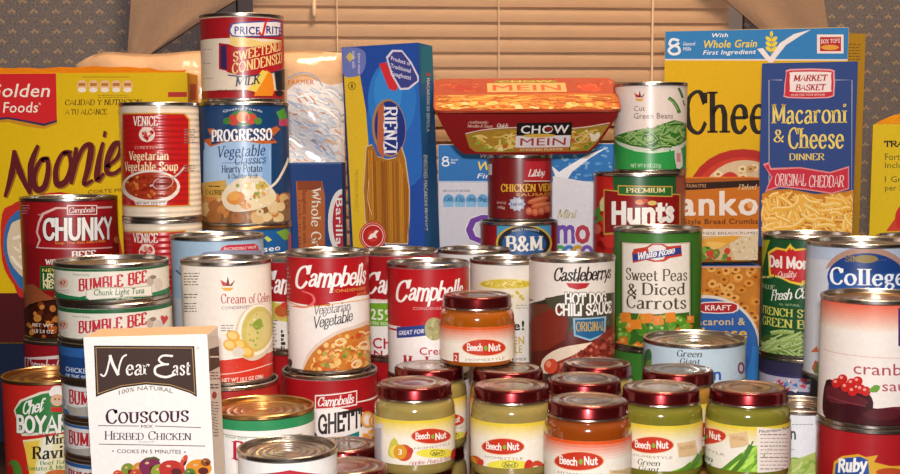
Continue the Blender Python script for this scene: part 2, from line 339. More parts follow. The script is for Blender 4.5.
STEP = math.radians(5)
class Can(Sheet):
    """a tin: body, lid and (when it has one) the paper label round it"""
    def __init__(s, cx, w, yt, d, base=None, yb=None, h=None, d3=None):
        super().__init__(); s.cx, s.w, s.d = cx, w, d
        Y = d / 1000; a, b = at(cx - w/2, yt, Y), at(cx + w/2, yt, Y); s.R = (b - a).length / 2; c = at(cx, yt, Y)
        s.x, s.y, s.top = c.x, Y, c.z
        if yb is not None: base = at(cx, yb, Y - s.R).z * 1000
        if h is not None: base = s.top * 1000 - h
        s.base = base / 1000; s.h = s.top - s.base; s.phi = -math.atan2(s.x, s.y); s.lr = s.R - .0007
    def P(s, px, py):
        r = ray(px, py); o = Vector((-s.x, CAM.y - s.y)); dr = Vector((r.x, r.y)); l = dr.length; dn = dr / l
        t = -o.dot(dn); q = o + dn * t; m = q.length; side = 1 if (dn.x * q.y - dn.y * q.x) < 0 else -1
        if m < s.lr * .999:
            t -= math.sqrt(s.lr ** 2 - m ** 2); p = o + dn * t; th = math.atan2(p.y, p.x) - s.phi + PI/2
            th = (th + PI) % (2*PI) - PI
        else:
            th = side * (PI/2 + (m / s.lr - 1) * 1.2)
            a = math.atan2(q.y, q.x) - s.phi + PI/2; a = (a + PI) % (2*PI) - PI
            th = math.copysign(abs(th), a)
        return th * s.lr, CAM.z + r.z * t / l - s.base
    def band(s, y0, y1, c):
        a, b = s.P(s.cx, y0)[1], s.P(s.cx, y1)[1]; a = min(a, s.h - .0036); b = max(b, .0034); n = 72
        V, F = [], []
        for i in range(n + 1): th = -PI + i * STEP; V += [(th*s.lr, b), (th*s.lr, a)]
        for i in range(n): F.append((2*i, 2*i+2, 2*i+3, 2*i+1))
        return s.add(V, F, c)
    def build(s, name, label, cat, paper='#e9e2d8', m=None, group=None, tin=None, lidm=None, rings=3, tab=False, rib=False):
        tin = tin or TIN; lidm = lidm or tin; R, h = s.R, s.h
        e = empty(name, (s.x, s.y, s.base), s.phi); tag(e, label, cat, group)
        bm = bmesh.new()
        lathe(bm, [(0, .002), (R-.006, .002), (R-.0045, .0002), (R-.0002, .0002), (R, .0008), (R, .0026), (R-.0012, .0034), (R-.0012, h-.0036), (R, h-.0028),
                   (R, h-.0006), (R-.0006, h), (R-.0016, h), (R-.0022, h-.0006), (R-.0024, h-.004)])
        link('can_body', bm, tin, e, 30)
        bm = bmesh.new(); z = h - .004; pr = [(R-.0024, z), (R-.0045, z-.0002), (R-.0055, z+.0008), (R-.0075, z+.0008)]
        for i in range(rings):
            r = (R-.0085) * (1 - i / (rings + .6)); pr += [(r, z+.0003), (r-.0012, z-.0003), (r-.0026, z+.0004)]
        pr += [(0, z+.0003)]; lathe(bm, pr)
        ld = link('lid', bm, lidm, e, 30)
        if tab:
            bm = bmesh.new(); n = 20
            for zz in (0, .0012):
                pass
            o = [(math.cos(2*PI*i/n) * .011, math.sin(2*PI*i/n) * .007) for i in range(n)]; ii = [(a*.55 - .001, b*.5) for a, b in o]
            rings_ = [[bm.verts.new((a, b - R*.35, z + .0008 + k * .0012)) for a, b in q] for q, k in ((o, 0), (o, 1), (ii, 1), (ii, 0))]
            for q in range(4):
                A, B = rings_[q], rings_[(q+1) % 4]
                for i in range(n): bm.faces.new((A[i], A[(i+1) % n], B[(i+1) % n], B[i]))
            link('pull_tab', bm, tin, ld, 40)
        bm = bmesh.new(); lay = bm.loops.layers.float_color.new('ink'); pc = hexc(paper); lr = s.lr
        z0, z1 = .0033, h - .0035; n = 72; A = []
        for i in range(n):
            th = -PI + i * STEP; A.append((bm.verts.new((lr*math.sin(th), -lr*math.cos(th), z0)), bm.verts.new((lr*math.sin(th), -lr*math.cos(th), z1))))
        for i in range(n):
            f = bm.faces.new((A[i][0], A[(i+1) % n][0], A[(i+1) % n][1], A[i][1]))
            for l in f.loops: l[lay] = pc
        if s.items:
            # keep the print on the paper
            for k, (V, F, c, L) in enumerate(s.items): s.items[k] = ([(a, min(max(b, z0), z1)) for a, b in V], F, c, L)
            s.bake(bm, lambda a, b, o: ((lr+o)*math.sin(a/lr), -(lr+o)*math.cos(a/lr), b), [-PI*lr + i*STEP*lr for i in range(1, 72)])
        link('paper_label', bm, m or (RIBBED if rib else PAPER), e, 30)
        return e

class Box(Sheet):
    """a printed carton; the front's lower left corner, yaw and lean give its frame"""
    def __init__(s, x0, x1, yt, d, depth, base, yaw=0, lean=0, h=None):
        super().__init__(); Y = d / 1000; a, b = at(x0, yt, Y), at(x1, yt, Y)
        if yaw:   # widen so that the far corner still falls on x1
            t = math.radians(yaw); r = ray(x1, yt); k = r.x / r.y; wd = (k*Y - a.x) / (math.cos(t) - k*math.sin(t)); s.w = wd
        else: s.w = b.x - a.x
        s.dep = depth / 1000; s.base = base / 1000; s.h = ((a.z + b.z)/2 - s.base)
        s.M = Matrix.Translation((a.x, Y, s.base)) @ Matrix.Rotation(math.radians(yaw), 4, 'Z') @ Matrix.Translation((-s.h * math.sin(math.radians(lean)), 0, 0)) @ Matrix.Rotation(math.radians(lean), 4, 'Y')
        s.o = s.M @ Vector((0, 0, 0)); s.ux = s.M.to_3x3() @ Vector((1, 0, 0)); s.uz = s.M.to_3x3() @ Vector((0, 0, 1)); s.n = s.M.to_3x3() @ Vector((0, -1, 0))
        s.side = None
    def P(s, px, py):
        q = on_plane(px, py, s.o, s.n) - s.o; return q.dot(s.ux), q.dot(s.uz)
    def full(s, c, v0=0, v1=1, u0=0, u1=1):
        V = [(u0*s.w, v0*s.h), (u1*s.w, v0*s.h), (u1*s.w, v1*s.h), (u0*s.w, v1*s.h)]; return s.add(V, [(0, 1, 2, 3)], c)
    def build(s, name, label, cat, card, group=None, sides=None, m=None, extra=None, top=None):
        bm = bmesh.new(); lay = bm.loops.layers.float_color.new('ink')
        fs = add_box(bm, 0, 0, 0, s.w, s.dep, s.h)
        bmesh.ops.bevel(bm, geom=[e for e in bm.edges], offset=.0007, segments=2, affect='EDGES')
        for f in bm.faces:
            c = card
            if sides and abs(f.normal.x) > .9: c = sides
            if top and f.normal.z > .9: c = top
            for l in f.loops: l[lay] = hexc(c)
        e = .0004
        for k, (V, F, c, L) in enumerate(s.items): s.items[k] = ([(min(max(a, e), s.w-e), min(max(b, e), s.h-e)) for a, b in V], F, c, L)
        s.bake(bm, lambda a, b, o: (a, -o, b))
        if s.side:
            t = s.side
            for k, (V, F, c, L) in enumerate(t.items): t.items[k] = ([(min(max(a, e), s.dep-e), min(max(b, e), s.h-e)) for a, b in V], F, c, L)
            t.bake(bm, lambda a, b, o: (s.w + o, a, b))
        ob = link(name, bm, m or CARD, None, 40); ob.matrix_world = s.M; tag(ob, label, cat, group); return ob
class Side(Sheet):
    """the right-hand side panel of a carton"""
    def __init__(s, box): super().__init__(); s.b = box; box.side = s
    def P(s, px, py):
        b = s.b; o = b.o + b.ux * b.w; n = b.ux; uy = -b.n; q = on_plane(px, py, o, n) - o; return q.dot(uy), q.dot(b.uz)

# ================================================================== THE ROOM
WO = Vector((0, 1.66, .3)); WA = math.radians(7); WX = Vector((math.cos(WA), math.sin(WA), 0)); WN = Vector((math.sin(WA), -math.cos(WA), 0))
def wallp(px, py, off=0):
    o = WO + WN * off; q = on_plane(px, py, o, WN); return q
def wuv(px, py, off=0):
    q = wallp(px, py, off) - WO; return q.dot(WX), q.z + WO.z
def w3(u, z, off): p = WO + WX*u + WN*off; return Vector((p.x, p.y, z))
def wallpaper():
    m, nt, p = nodes('wallpaper_with_fan_motif'); N = nt.nodes; K = nt.links
    t = N.new('ShaderNodeTexCoord'); sep = N.new('ShaderNodeSeparateXYZ'); K.new(t.outputs['Object'], sep.inputs[0])
    def M(op, a, b=None, c=None):
        n = N.new('ShaderNodeMath'); n.operation = op
        for i, v in enumerate((a, b, c)):
            if v is None: continue
            if isinstance(v, (int, float)): n.inputs[i].default_value = v
            else: K.new(v, n.inputs[i])
        return n.outputs[0]
    sxm, szm = .0268, .0246
    def motif(ox, oz):
        x = M('SUBTRACT', M('FRACT', M('ADD', M('DIVIDE', sep.outputs['X'], sxm), ox)), .5)
        z = M('SUBTRACT', M('FRACT', M('ADD', M('DIVIDE', sep.outputs['Z'], szm), oz)), .5)
        X = M('MULTIPLY', x, sxm); Z = M('ADD', M('MULTIPLY', z, szm), .002)
        r = M('SQRT', M('ADD', M('MULTIPLY', X, X), M('MULTIPLY', Z, Z))); a = M('ARCTAN2', X, Z)
        pet = M('COSINE', M('MULTIPLY', a, 5)); rad = M('ADD', .0044, M('MULTIPLY', pet, .0009))
        inside = M('LESS_THAN', r, rad); up = M('LESS_THAN', M('ABSOLUTE', a), 1.9); core = M('GREATER_THAN', r, .0016)
        return M('MULTIPLY', M('MULTIPLY', inside, up), core)
    f = M('MAXIMUM', motif(0, 0), motif(.5, .5))
    n = N.new('ShaderNodeTexNoise'); n.inputs['Scale'].default_value = 300; K.new(t.outputs['Object'], n.inputs['Vector'])
    f2 = M('MULTIPLY', f, M('ADD', .15, M('MULTIPLY', n.outputs['Fac'], .8)))
    base = N.new('ShaderNodeValToRGB'); base.color_ramp.elements[0].color = hexc('#565050'); base.color_ramp.elements[1].color = hexc('#7c7270')
    base.color_ramp.elements[0].position = .3; base.color_ramp.elements[1].position = .7
    n2 = N.new('ShaderNodeTexNoise'); n2.inputs['Scale'].default_value = 420; K.new(t.outputs['Object'], n2.inputs['Vector']); K.new(n2.outputs['Fac'], base.inputs[0])
    mx = N.new('ShaderNodeMix'); mx.data_type = 'RGBA'; K.new(f2, mx.inputs[0]); K.new(base.outputs[0], mx.inputs[6]); mx.inputs[7].default_value = hexc('#b3956e')
    K.new(mx.outputs[2], p.inputs['Base Color']); p.inputs['Roughness'].default_value = .8; return m
WP = wallpaper()
win = (wuv(197, 0)[0], wuv(745, 0)[0])       # window opening along the wall
bm = bmesh.new(); zt, zb = 1.55, .12
for u0, u1, z0, z1 in ((-1.3, win[0], -.75, 2.3), (win[1], 1.5, -.75, 2.3), (win[0], win[1], -.75, zb), (win[0], win[1], zt, 2.3)):
    add_box(bm, u0, 0, z0, u1, .05, z1)
o = link('wall_back', bm, WP, None, 0); o.location = (WO.x, WO.y, 0); o.rotation_euler = (0, 0, WA); tag(o, kind='structure')
FR = mat('dark_window_wood', '#4a2a20', .5, noise=.4, nscale=30); FW = mat('painted_window_frame', '#b9ada2', .5, noise=.2)
WALL = {}
def wallbox(bm, u0, u1, z0, z1, o0, o1):
    add_box(bm, u0, -o1, z0, u1, -o0, z1)
def put(o): o.location = (WO.x, WO.y, 0); o.rotation_euler = (0, 0, WA)
bm = bmesh.new(); a0, a1 = wuv(196, 0)[0], wuv(254, 0)[0]
wallbox(bm, a0, wuv(236, 0)[0], zb, zt, -.03, .006); wallbox(bm, wuv(238, 0)[0], a1 + .02, zb, zt, -.03, -.002)
wallbox(bm, a0, win[1], zt-.04, zt, -.03, .006); wallbox(bm, a0, win[1], zb, zb+.03, -.03, .012)
o = link('window_1', bm, FR, None, 30); put(o); tag(o, kind='structure'); wob = o
bm = bmesh.new(); b0, b1, b2 = wuv(727, 10)[0], wuv(741, 10)[0], wuv(753, 10)[0]
wallbox(bm, b0, b1, zb, zt, -.03, .006); jf = link('window_frame', bm, FW, wob, 30)
bm = bmesh.new(); wallbox(bm, b1 + .0005, b2, zb, zt, -.04, -.004); link('window_jamb', bm, FR, wob, 30)
bm = bmesh.new(); wallbox(bm, a1, b0, zb + .03, zt - .04, -.025, -.02); g = link('window_pane', bm, mat('dark_window_glass', '#1b1715', .05, coat=1), wob, 0)

# slatted blind: every slat curved, in one mesh; its cords are parts
BL = mat('tan_blind_slats', '#f4cda6', .55, noise=.12, nscale=12)
s0, s1 = wuv(253, 0)[0], b0 - .0008
bm = bmesh.new(); pit = .0192; z = zb + .036
while z < zt - .05:
    prev = None
    for k in range(6):
        t = k / 5; zz = z + t * .0215; off = .012 - t * .0048 + .0018 * math.sin(t*PI)
        cur = (bm.verts.new((s0, -off, zz)), bm.verts.new((s1, -off, zz)))
        if prev: bm.faces.new((prev[0], prev[1], cur[1], cur[0]))
        prev = cur
    z += pit
bmesh.ops.solidify(bm, geom=bm.faces[:], thickness=.0006)
bl = link('window_blind', bm, BL, None, 40); put(bl); tag(bl, 'closed tan horizontal slatted blind covering the window behind the food', 'blind')
CORD = mat('pale_blind_cord', '#e9c9a6', .7)
def tube(bm, pts, r, n=8):
    R_ = []
    for i, p in enumerate(pts):
        a = pts[max(0, i-1)]; b = pts[min(len(pts)-1, i+1)]; d = (Vector(b) - Vector(a)).normalized(); u = d.orthogonal().normalized(); v = d.cross(u)
        R_.append([bm.verts.new(Vector(p) + (u*math.cos(2*PI*k/n) + v*math.sin(2*PI*k/n)) * (r[i] if isinstance(r, list) else r)) for k in range(n)])
    for a, b in zip(R_, R_[1:]):
        for k in range(n): bm.faces.new((a[k], a[(k+1) % n], b[(k+1) % n], b[k]))
    bm.faces.new(R_[0][::-1]); bm.faces.new(R_[-1])
for px, r in ((337, .0008), (497, .0008), (649, .0016)):
    u = wuv(px, 40)[0]; bm = bmesh.new(); tube(bm, [(u, -.0145 - r, zt-.05), (u, -.0145 - r, zb+.04)], r); link('lift_cord', bm, CORD, bl, 60)
u, z = wuv(314, 18); bm = bmesh.new(); tube(bm, [(u, -.017, zt-.05), (u, -.017, z+.022), (u, -.017, z+.02), (u, -.017, z+.003), (u, -.017, z)], [.0008, .0008, .0022, .0032, .002]); link('cord_tassel', bm, CORD, bl, 60)

# tied-back curtains
CUR = mat('tan_curtain_cloth', '#dab596', .85, noise=.2, nscale=300, bump=.25, bscale=500)
def curtain(edge_a, edge_b, label, n=14):
    """edges run from the top downwards, photo points on a plane 3 cm off the wall"""
    bm = bmesh.new(); rows = []
    for pa, pb in zip(edge_a, edge_b):
        a = wuv(*pa, .03); b = wuv(*pb, .03); row = []
        for k in range(n+1):
            t = k / n; row.append(bm.verts.new((a[0] + (b[0]-a[0])*t, -.03 - .003*math.sin(t*PI*3), a[1] + (b[1]-a[1])*t)))
        rows.append(row)
    for r0, r1 in zip(rows, rows[1:]):
        for k in range(n): bm.faces.new((r0[k], r0[k+1], r1[k+1], r1[k]))
    bmesh.ops.solidify(bm, geom=bm.faces[:], thickness=.0025)
    o = link('curtain', bm, CUR, None, 60); put(o); tag(o, label, 'curtain'); return o
curtain([(140, -160), (134, -70), (131, 0), (129, 30), (127, 60), (124, 120)], [(440, -160), (330, -70), (236, 0), (196, 24), (142, 60), (136, 120)],
        'tan curtain tied back on the wallpaper beside the dark wood window edge')
curtain([(560, -160), (650, -70), (726, 0), (758, 28), (800, 60), (822, 120)], [(808, -160), (818, -70), (824, 0), (828, 28), (834, 60), (838, 120)],
        'tan curtain sloping down behind the tall yellow cereal box with the blue band')

# floor and table
bm = bmesh.new(); add_box(bm, -1.6, -1.2, -.80, 1.8, 2.6, -.75)
tag(link('floor', bm, mat('brown_floor', '#5a3d2a', .6, noise=.4, nscale=8), None, 0), kind='structure')
bm = bmesh.new(); add_box(bm, -.78, .55, -.03, .80, 1.48, 0); bmesh.ops.bevel(bm, geom=bm.edges[:], offset=.004, segments=2, affect='EDGES')
TW = mat('dark_table_wood', '#3a2418', .35, noise=.5, nscale=14)
te = empty('table', (0, 1, -.75)); tag(te, 'dark wooden table under all the cans, jars and boxes', 'table')
o = link('table_top', bm, TW, te, 30); o.location = (0, -1, .75)
for x in (-.72, .74):
    for y in (-.39, .42):
        bm = bmesh.new(); add_box(bm, x-.025, y-.025, 0, x+.025, y+.025, .7195); link('leg', bm, TW, te, 30)

# ================================================================== BOXES AND BAGS AT THE BACK
def carton(name, x0, x1, y0, y1, z1, label, col, cat='carton'):
    bm = bmesh.new(); lay = bm.loops.layers.float_color.new('ink'); add_box(bm, x0, y0, .0004, x1, y1, z1 - .0004)
    bmesh.ops.bevel(bm, geom=bm.edges[:], offset=.001, segments=2, affect='EDGES')
    for f in bm.faces:
        for l in f.loops: l[lay] = hexc(col)
    return tag(link(name, bm, CARD, None, 40), label, cat)

# noodle box
b = Box(-62, 187, 73, 1200, 50, 98)
b.full('#dcb600'); b.full('#4f0f12', 0, .19)
b.poly([(-60, 78), (56, 78), (57, 124), (44, 129), (24, 126), (8, 122), (-20, 124), (-60, 128)], '#c98a1a'); b.poly([(-60, 76), (55.5, 76), (57, 122), (44, 126), (24, 122), (8, 119), (-20, 122), (-60, 124)], '#2b2a55')
b.poly([(-60, 73), (56, 73), (57, 120), (44, 123.5), (24, 120), (8, 117), (-20, 119), (-60, 121)], '#cf1f24')
b.text('Golden', -13, 50, 97, 83, '#f4e9dc', bold=.6, shear=.18); b.text('Foods', 3, 38, 112.5, 101.5, '#f4e9dc', bold=.6, shear=.12); b.text('R', 39, 41, 105, 102.6, '#f4e9dc')
b.line([(82, 77), (130, 77)], .5, '#7a5a20'); b.small(98, 130, 95, 2, 2, '#7a5a20', .6)
for i in range(5):
    x = 82 + i*11.4; b.ell(x, 85.5, 5, 5.6, '#e8b98a'); b.ell(x, 90, 4.2, 2.4, '#f2e4d4'); b.rect(x-3.5, 83, x+3.5, 86, '#b5762c')
b.text('CALIDAD Y NUTRICION', 65, 142, 105, 99.5, '#4c2a12', 'smallcaps', .6, .05); b.text('A TU ALCANCE', 65, 107, 114.5, 109.2, '#4c2a12', 'smallcaps', .6, .05)
# brand word in brush letters
def brush(s, strokes, c, w, dx=0, dy=0):
    for st in strokes: s.line([(x+dx, y+dy) for x, y in st], w, c, 5, taper=.55)
noon = [[(14, 150), (12, 172), (5, 197)], [(14, 150), (20, 172), (30, 194)], [(30, 194), (31, 165), (38, 145)],
        [(49, 158), (41, 160), (34, 176), (36, 189), (44, 187), (48, 172), (47, 160), (41, 160)], [(72, 152), (63, 153), (56, 168), (57, 184), (66, 181), (71, 167), (69, 155), (63, 153)],
        [(76, 147), (75, 162), (71, 184)], [(76, 165), (83, 148), (91, 146), (88, 168), (84, 184), (93, 180)], [(103, 142), (99, 160), (97, 180), (104, 173)], [(105, 131), (104, 137)],
        [(106, 167), (117, 158), (121, 146), (115, 144), (108, 158), (107, 172), (115, 173), (123, 166)], [(141, 140), (134, 140), (132, 148), (138, 156), (135, 166), (127, 168)]]
brush(b, noon, '#9a6a14', 7.6, 1.2, 1.0); brush(b, noon, '#5e1218', 6.6)
b.text('CORTE MULTIUSO', 88, 150, 194, 190, '#7a4a10', 'sans', .5, yb1=190)
b.poly([(2, 260), (2, 214), (12, 205), (22, 200), (60, 192), (100, 205), (118, 230), (118, 300), (30, 300), (14, 285)], '#c2281f', 3)
b.poly([(4, 252), (6, 226), (14, 214), (24, 208), (60, 200), (96, 212), (112, 235), (112, 292), (34, 292), (16, 282)], '#2f6aa8', 3)
b.poly([(7, 246), (10, 228), (18, 220), (60, 210), (100, 220), (110, 250), (106, 288), (40, 285), (14, 268)], '#d9c7a8', 3)
b.worms(ellpts(62, 245, 54, 36), 60, 22, 3.4, ['#e8d2a6', '#c9a873', '#f0e2c4', '#b98f5c'], hi='#f6ecd8')
b.rect(168, 92, 187, 97, '#b8322a')
sd = Side(b); sd.rect(187, 74, 199, 330, '#c9861c'); sd.rect(190, 84, 196, 100, '#a0402a')
nb = b.build('noodle_box', 'big yellow noodle box with a red corner flag behind the chunky soup', 'box', '#d9b200', top='#d98e10')
bm = bmesh.new(); lay = bm.loops.layers.float_color.new('ink')     # the loose top flap, creased and lifted
n = 26; rr = [[], []]
for i in range(n+1):
    u = b.w * (.01 + .97*i/n); hz = .0066 + .0008*math.sin(i*.5) + .0006*math.sin(i*1.7)
    if i > n - 4: hz *= .5
    rr[0].append(bm.verts.new((u, .010, b.h + .0003))); rr[1].append(bm.verts.new((u, .022 + .003*math.sin(i*.5), b.h + hz)))
for i in range(n): bm.faces.new((rr[0][i], rr[0][i+1], rr[1][i+1], rr[1][i]))
bmesh.ops.solidify(bm, geom=bm.faces[:], thickness=.0006)
for f in bm.faces:
    for l in f.loops: l[lay] = hexc('#e39410')
link('top_flap', bm, CARD, nb, 40)
carton('food_carton', -.62, -.262, 1.196, 1.262, .098, 'navy blue carton under the yellow noodle box, beside the ravioli can', '#15203c')

# big cream bag behind
def bagpt(u, v, x0, x1, z1, th, y0, side):
    uu, vv = 2*u-1, 2*v-1; f = (max(0, 1-abs(uu)**5) * max(0, 1-abs(vv)**6)) ** .5
    x = x0 + (x1-x0)*u; wz = .0035*math.sin(9*u+3*v) + .003*math.sin(23*u*v+7*u)
    top = z1 - (.012 * max(0, 1 - u*7)**2) + .0015*math.sin(u*17)
    return Vector((x, y0 - side * (th/2) * f + (wz + .0025*math.sin(40*v+11*u) * f) * (f ** .5), top * v))
x0 = at(76, 60, 1.335).x; x1 = at(344, 60, 1.335).x; z1 = at(250, 52, 1.335).z; BG = (x0, x1, z1, .06, 1.335)
bm = bmesh.new(); lay = bm.loops.layers.float_color.new('ink'); nu, nv = 60, 70
for side in (1, -1):
    gr = [[bm.verts.new(bagpt(i/nu, j/nv, *BG, side)) for i in range(nu+1)] for j in range(nv+1)]
    for j in range(nv):
        for i in range(nu):
            q = (gr[j][i], gr[j][i+1], gr[j+1][i+1], gr[j+1][i]); f = bm.faces.new(q if side > 0 else q[::-1])
            for l in f.loops: l[lay] = hexc('#dcb28a')
bmesh.ops.remove_doubles(bm, verts=bm.verts[:], dist=.00002)
class BagSheet(Sheet):
    def P(s, px, py):
        q = at(px, py, 1.308); return (q.x - x0) / (x1-x0), q.z / z1
t = BagSheet(); reg = [(287, 88), (343, 86), (343, 175), (287, 175)]
t.poly([(287, 92), (296, 84), (312, 80), (330, 84), (345, 80), (345, 175), (287, 175)], '#e6e2e2')
t.line([(287, 80), (300, 74), (314, 76), (322, 86)], 1.2, '#8fa3c4', 5); t.text('FARMER', 288, 314, 86, 81, '#cf7a3a', bold=.8, shear=-.1, yb1=85)
t.worms(reg, 90, 12, 1.3, ['#b9c9e0', '#c9d6ea', '#a3b8d8'], ang=(28, 14), bend=.25); t.worms(reg, 34, 9, 1.4, ['#dba884', '#e8c0a0', '#cc8a64'], ang=(28, 16), bend=.2); t.worms(reg, 60, 16, 1.6, ['#f6f4f4', '#d3d3dc'], ang=(28, 14))
def bag3(a, bb, o):
    a = min(max(a, .001), .999); p = bagpt(a, min(max(bb, 0), .998), *BG, 1); return Vector((p.x, p.y - o - .0012, p.z))
t.bake(bm, bag3, [i/nu for i in range(nu)], eps=.00006, vcuts=[j/nv for j in range(40, nv)])
tag(link('food_bag', bm, FILM, None, 60), 'large crinkled cream plastic bag with blue and orange streaks behind the pasta box', 'bag')

# blue whole grain pasta box
b = Box(287, 342, 163, 1245, 42, 0)
b.full('#1c3f7c'); b.rect(287, 163, 342, 164, '#5f80b0')
b.poly([(296, 181), (322, 181), (325, 196), (325, 262), (300, 262), (298, 225)], '#b9622a'); b.poly([(297, 181), (321, 181), (323, 190), (298, 190)], '#8f3f1c')
b.text('Whole Grain', 187, 266, 311.5, 321, '#f4e6cf', 'serif', .7, rot=True); b.text('Spaghetti made with whole wheat', 190, 280, 303, 307, '#7a3414', 'sans', .6, rot=True)
b.text('rich in fiber', 200, 260, 298.5, 301.5, '#7a3414', rot=True)
b.ell(342, 222, 14, 33, '#eee6dc'); b.ell(343, 222, 10.5, 28, '#c01f2a'); b.text('Barilla', 198, 245, 336, 343, '#f6eee4', bold=.8, rot=True)
b.build('pasta_box', 'blue whole grain pasta box with orange panel between soup and spaghetti box', 'box', '#1c3f7c')

# blue spaghetti box with a window
b = Box(341, 418, 47, 1208, 44, 115, yaw=-17, lean=-1.8)
b.full('#1c479c')
b.ell(400, 130, 34, 60, '#2463b4'); b.ell(392, 100, 24, 40, '#2a76c4'); b.ell(388, 92, 14, 26, '#3386cf')
b.poly([(341, 75), (360, 75), (366, 110), (369, 150), (372, 190), (374, 262), (352, 262)], '#dcb526'); b.poly([(341, 75), (344, 75), (354, 262), (349, 262)], '#17305f')
b.poly([(343, 46), (363, 50), (366, 60), (364, 70), (358, 76), (344, 76), (342, 60)], '#6a74b4', 3); b.poly([(350, 52), (355, 57), (350, 62), (346, 57)], '#c9b65a'); b.text('made with', 51, 68, 352, 356, '#d9d4e4', rot=True); b.text('durum wheat', 53, 74, 358, 361, '#d9d4e4', rot=True)
b.ring(352, 86, 3.4, 3.6, .8, '#6a5a14'); b.rect(351, 84, 353, 88, '#6a5a14')
b.poly([(379, 64), (386, 62), (398, 86), (396, 91), (389, 89)], '#cf2a30'); b.poly([(386, 57), (402, 50), (419, 76), (416, 84), (400, 90)], '#d8cfe0', 2); b.poly([(388, 58.5), (402, 52), (417, 76.5), (414.5, 82.5), (401, 88)], '#3b3f86', 2)
for i, (tx, o) in enumerate((('Product of', 0), ('Traditional', 1), ('Spaghetti', 2))):
    b.text(tx, 394 - i*1.5, 412 - i*1.5, 60 + i*8, 56 + i*8, '#e6dfee', bold=.8, yb1=72 + i*8) if False else b.text(tx, 391 + 5*o*0, 411, 60 + i*7.5, 55.6 + i*7.5, '#e6dfee', bold=.7, shear=.1, yb1=66 + i*7)
b.ell(389, 128, 17, 29, '#a87a4a', rot=-4); b.ell(390, 128, 15.4, 27, '#1a2f7c', rot=-4); b.poly([(378, 108), (384, 103), (384, 160), (377, 150)], '#b5603a')
b.text('RIENZI', 106, 154, 384, 397, '#efe9f2', 'serif', 1.2, rot=True)
W = [(367, 147), (373, 145), (378, 157), (388, 160), (396, 158), (401, 147), (405, 160), (409, 190), (409, 215), (407, 243), (386, 243), (378, 228), (366, 222), (364, 190)]
b.poly([(x*1.0 + (1 if x > 388 else -1), y + (1.4 if y > 200 else -1)) for x, y in W], '#cdb48c'); b.poly(W, '#a5681a')
for i in range(26):
    x = 367 + i*1.62; x2 = x + 1.5; ya = 150 if i < 5 else (161 if i < 20 else 158 + (i-20)*5); yb = 220 if i < 6 else 242
    b.line([(x, ya), (x2, yb)], random.uniform(.6, 1.1), random.choice(['#c0801f', '#95590f', '#b3741c', '#c98a2a', '#8a500e']))
b.line([(383, 162), (385, 238)], 1.4, '#8a4f10'); b.line([(369, 180), (368, 200), (372, 215)], .5, '#e6c79a', 4)
b.text('MACARONI PRODUCT', 170, 212, 355, 358.5, '#a8801c', rot=True)
b.ell(373, 236, 13.5, 14.5, '#b9241f'); b.ring(373, 236, 10.4, 11, .7, '#f0d9cc'); b.ring(373, 236, 12.3, 13.2, .5, '#e7b4a4'); b.ell(373, 236, 5.4, 5.8, '#cf3a30')
b.poly([(368, 239), (371, 234), (374, 233), (376, 230), (379, 231), (376, 234), (377, 238), (374, 237), (371, 239)], '#f6eadf')
sd = Side(b); sd.rect(420, 40, 446, 290, '#1d5f95'); sd.poly([(421, 46), (440, 46), (440, 80), (421, 84)], '#1f7590')
sd.text('MACARONI DI SEMOLA', 78, 132, 426.5, 429.5, '#dfe6ea', bold=.6, rot=True); sd.rect(426.5, 73, 430, 76, '#b8403a'); sd.text('ENRICHED MACARONI PRODUCT', 155, 231, 423.5, 427.5, '#e6ecee', bold=1, rot=True)
b.build('spaghetti_box', 'tall blue spaghetti box with a window of dry pasta and an oval name plate', 'box', '#1b3f7e', sides='#1d5f95')
carton('carton_stand', -.106, -.016, 1.182, 1.242, .114, 'plain brown carton under the tall blue spaghetti box', '#8a6a48')

# white and blue cereal box under the noodle tray
b = Box(438, 624, 144, 1270, 50, 0)
b.full('#ddd8de'); b.rect(430, 140, 640, 182, '#2d74b8'); b.rect(430, 181, 640, 182.6, '#b9c9dd')
for i in range(70): x = random.uniform(552, 612); y = random.uniform(146, 180); b.ell(x, y, random.uniform(1, 3), random.uniform(.8, 2), random.choice(['#5b97cf', '#7fb0da', '#4686c4']), n=8, same=i > 0)
def gm(s, x, y, k, txt='#e9eef4'):
    s.line([(x+3*k, y-4*k), (x-2*k, y-5*k), (x-4*k, y-1.5*k), (x-1*k, y), (x+3*k, y-2.4*k)], 1.9*k, '#e9eef4', 4); s.line([(x-1*k, y), (x-4.6*k, y+3*k), (x-2*k, y+6*k), (x+3*k, y+5*k), (x+2.6*k, y+1*k), (x-1*k, y)], 1.9*k, '#e9eef4', 4)
    s.text('General', x+6*k, x+15*k, y-.4*k, y-3.2*k, txt, bold=.5, shear=.15); s.text('Mills', x+6*k, x+12*k, y+3.4*k, y+.6*k, txt, bold=.5, shear=.15)
gm(b, 446, 161, .8)
b.text('With', 480, 495, 158, 153, '#e9eef4', bold=1, shear=.2); b.text('Whole Grain', 478, 552, 170, 161, '#f2d64a', bold=1, shear=.2); b.text('First Ingredient', 477, 552, 178, 173, '#e9eef4', bold=1, shear=.2)
b.poly([(551, 165), (559, 172), (565, 168), (585, 156), (608, 147), (590, 158), (572, 172), (562, 188), (558, 184)], '#f2f2f4')
b.text('PER 3/4 CUP SERVING', 443, 470, 192, 189.6, '#4a6a86', bold=.3)
for i, tx in enumerate(('130', '1.5g', '160mg', '9g')):
    x = 448.5 + i*11.4; b.ell(x, 200.5, 5.6, 6.4, '#69a9d6'); b.rect(x-5, 202, x+5, 207, '#8cc0e2'); b.text(tx, x-3.6, x+3.6, 201, 197, '#1f4c7e', bold=.8)
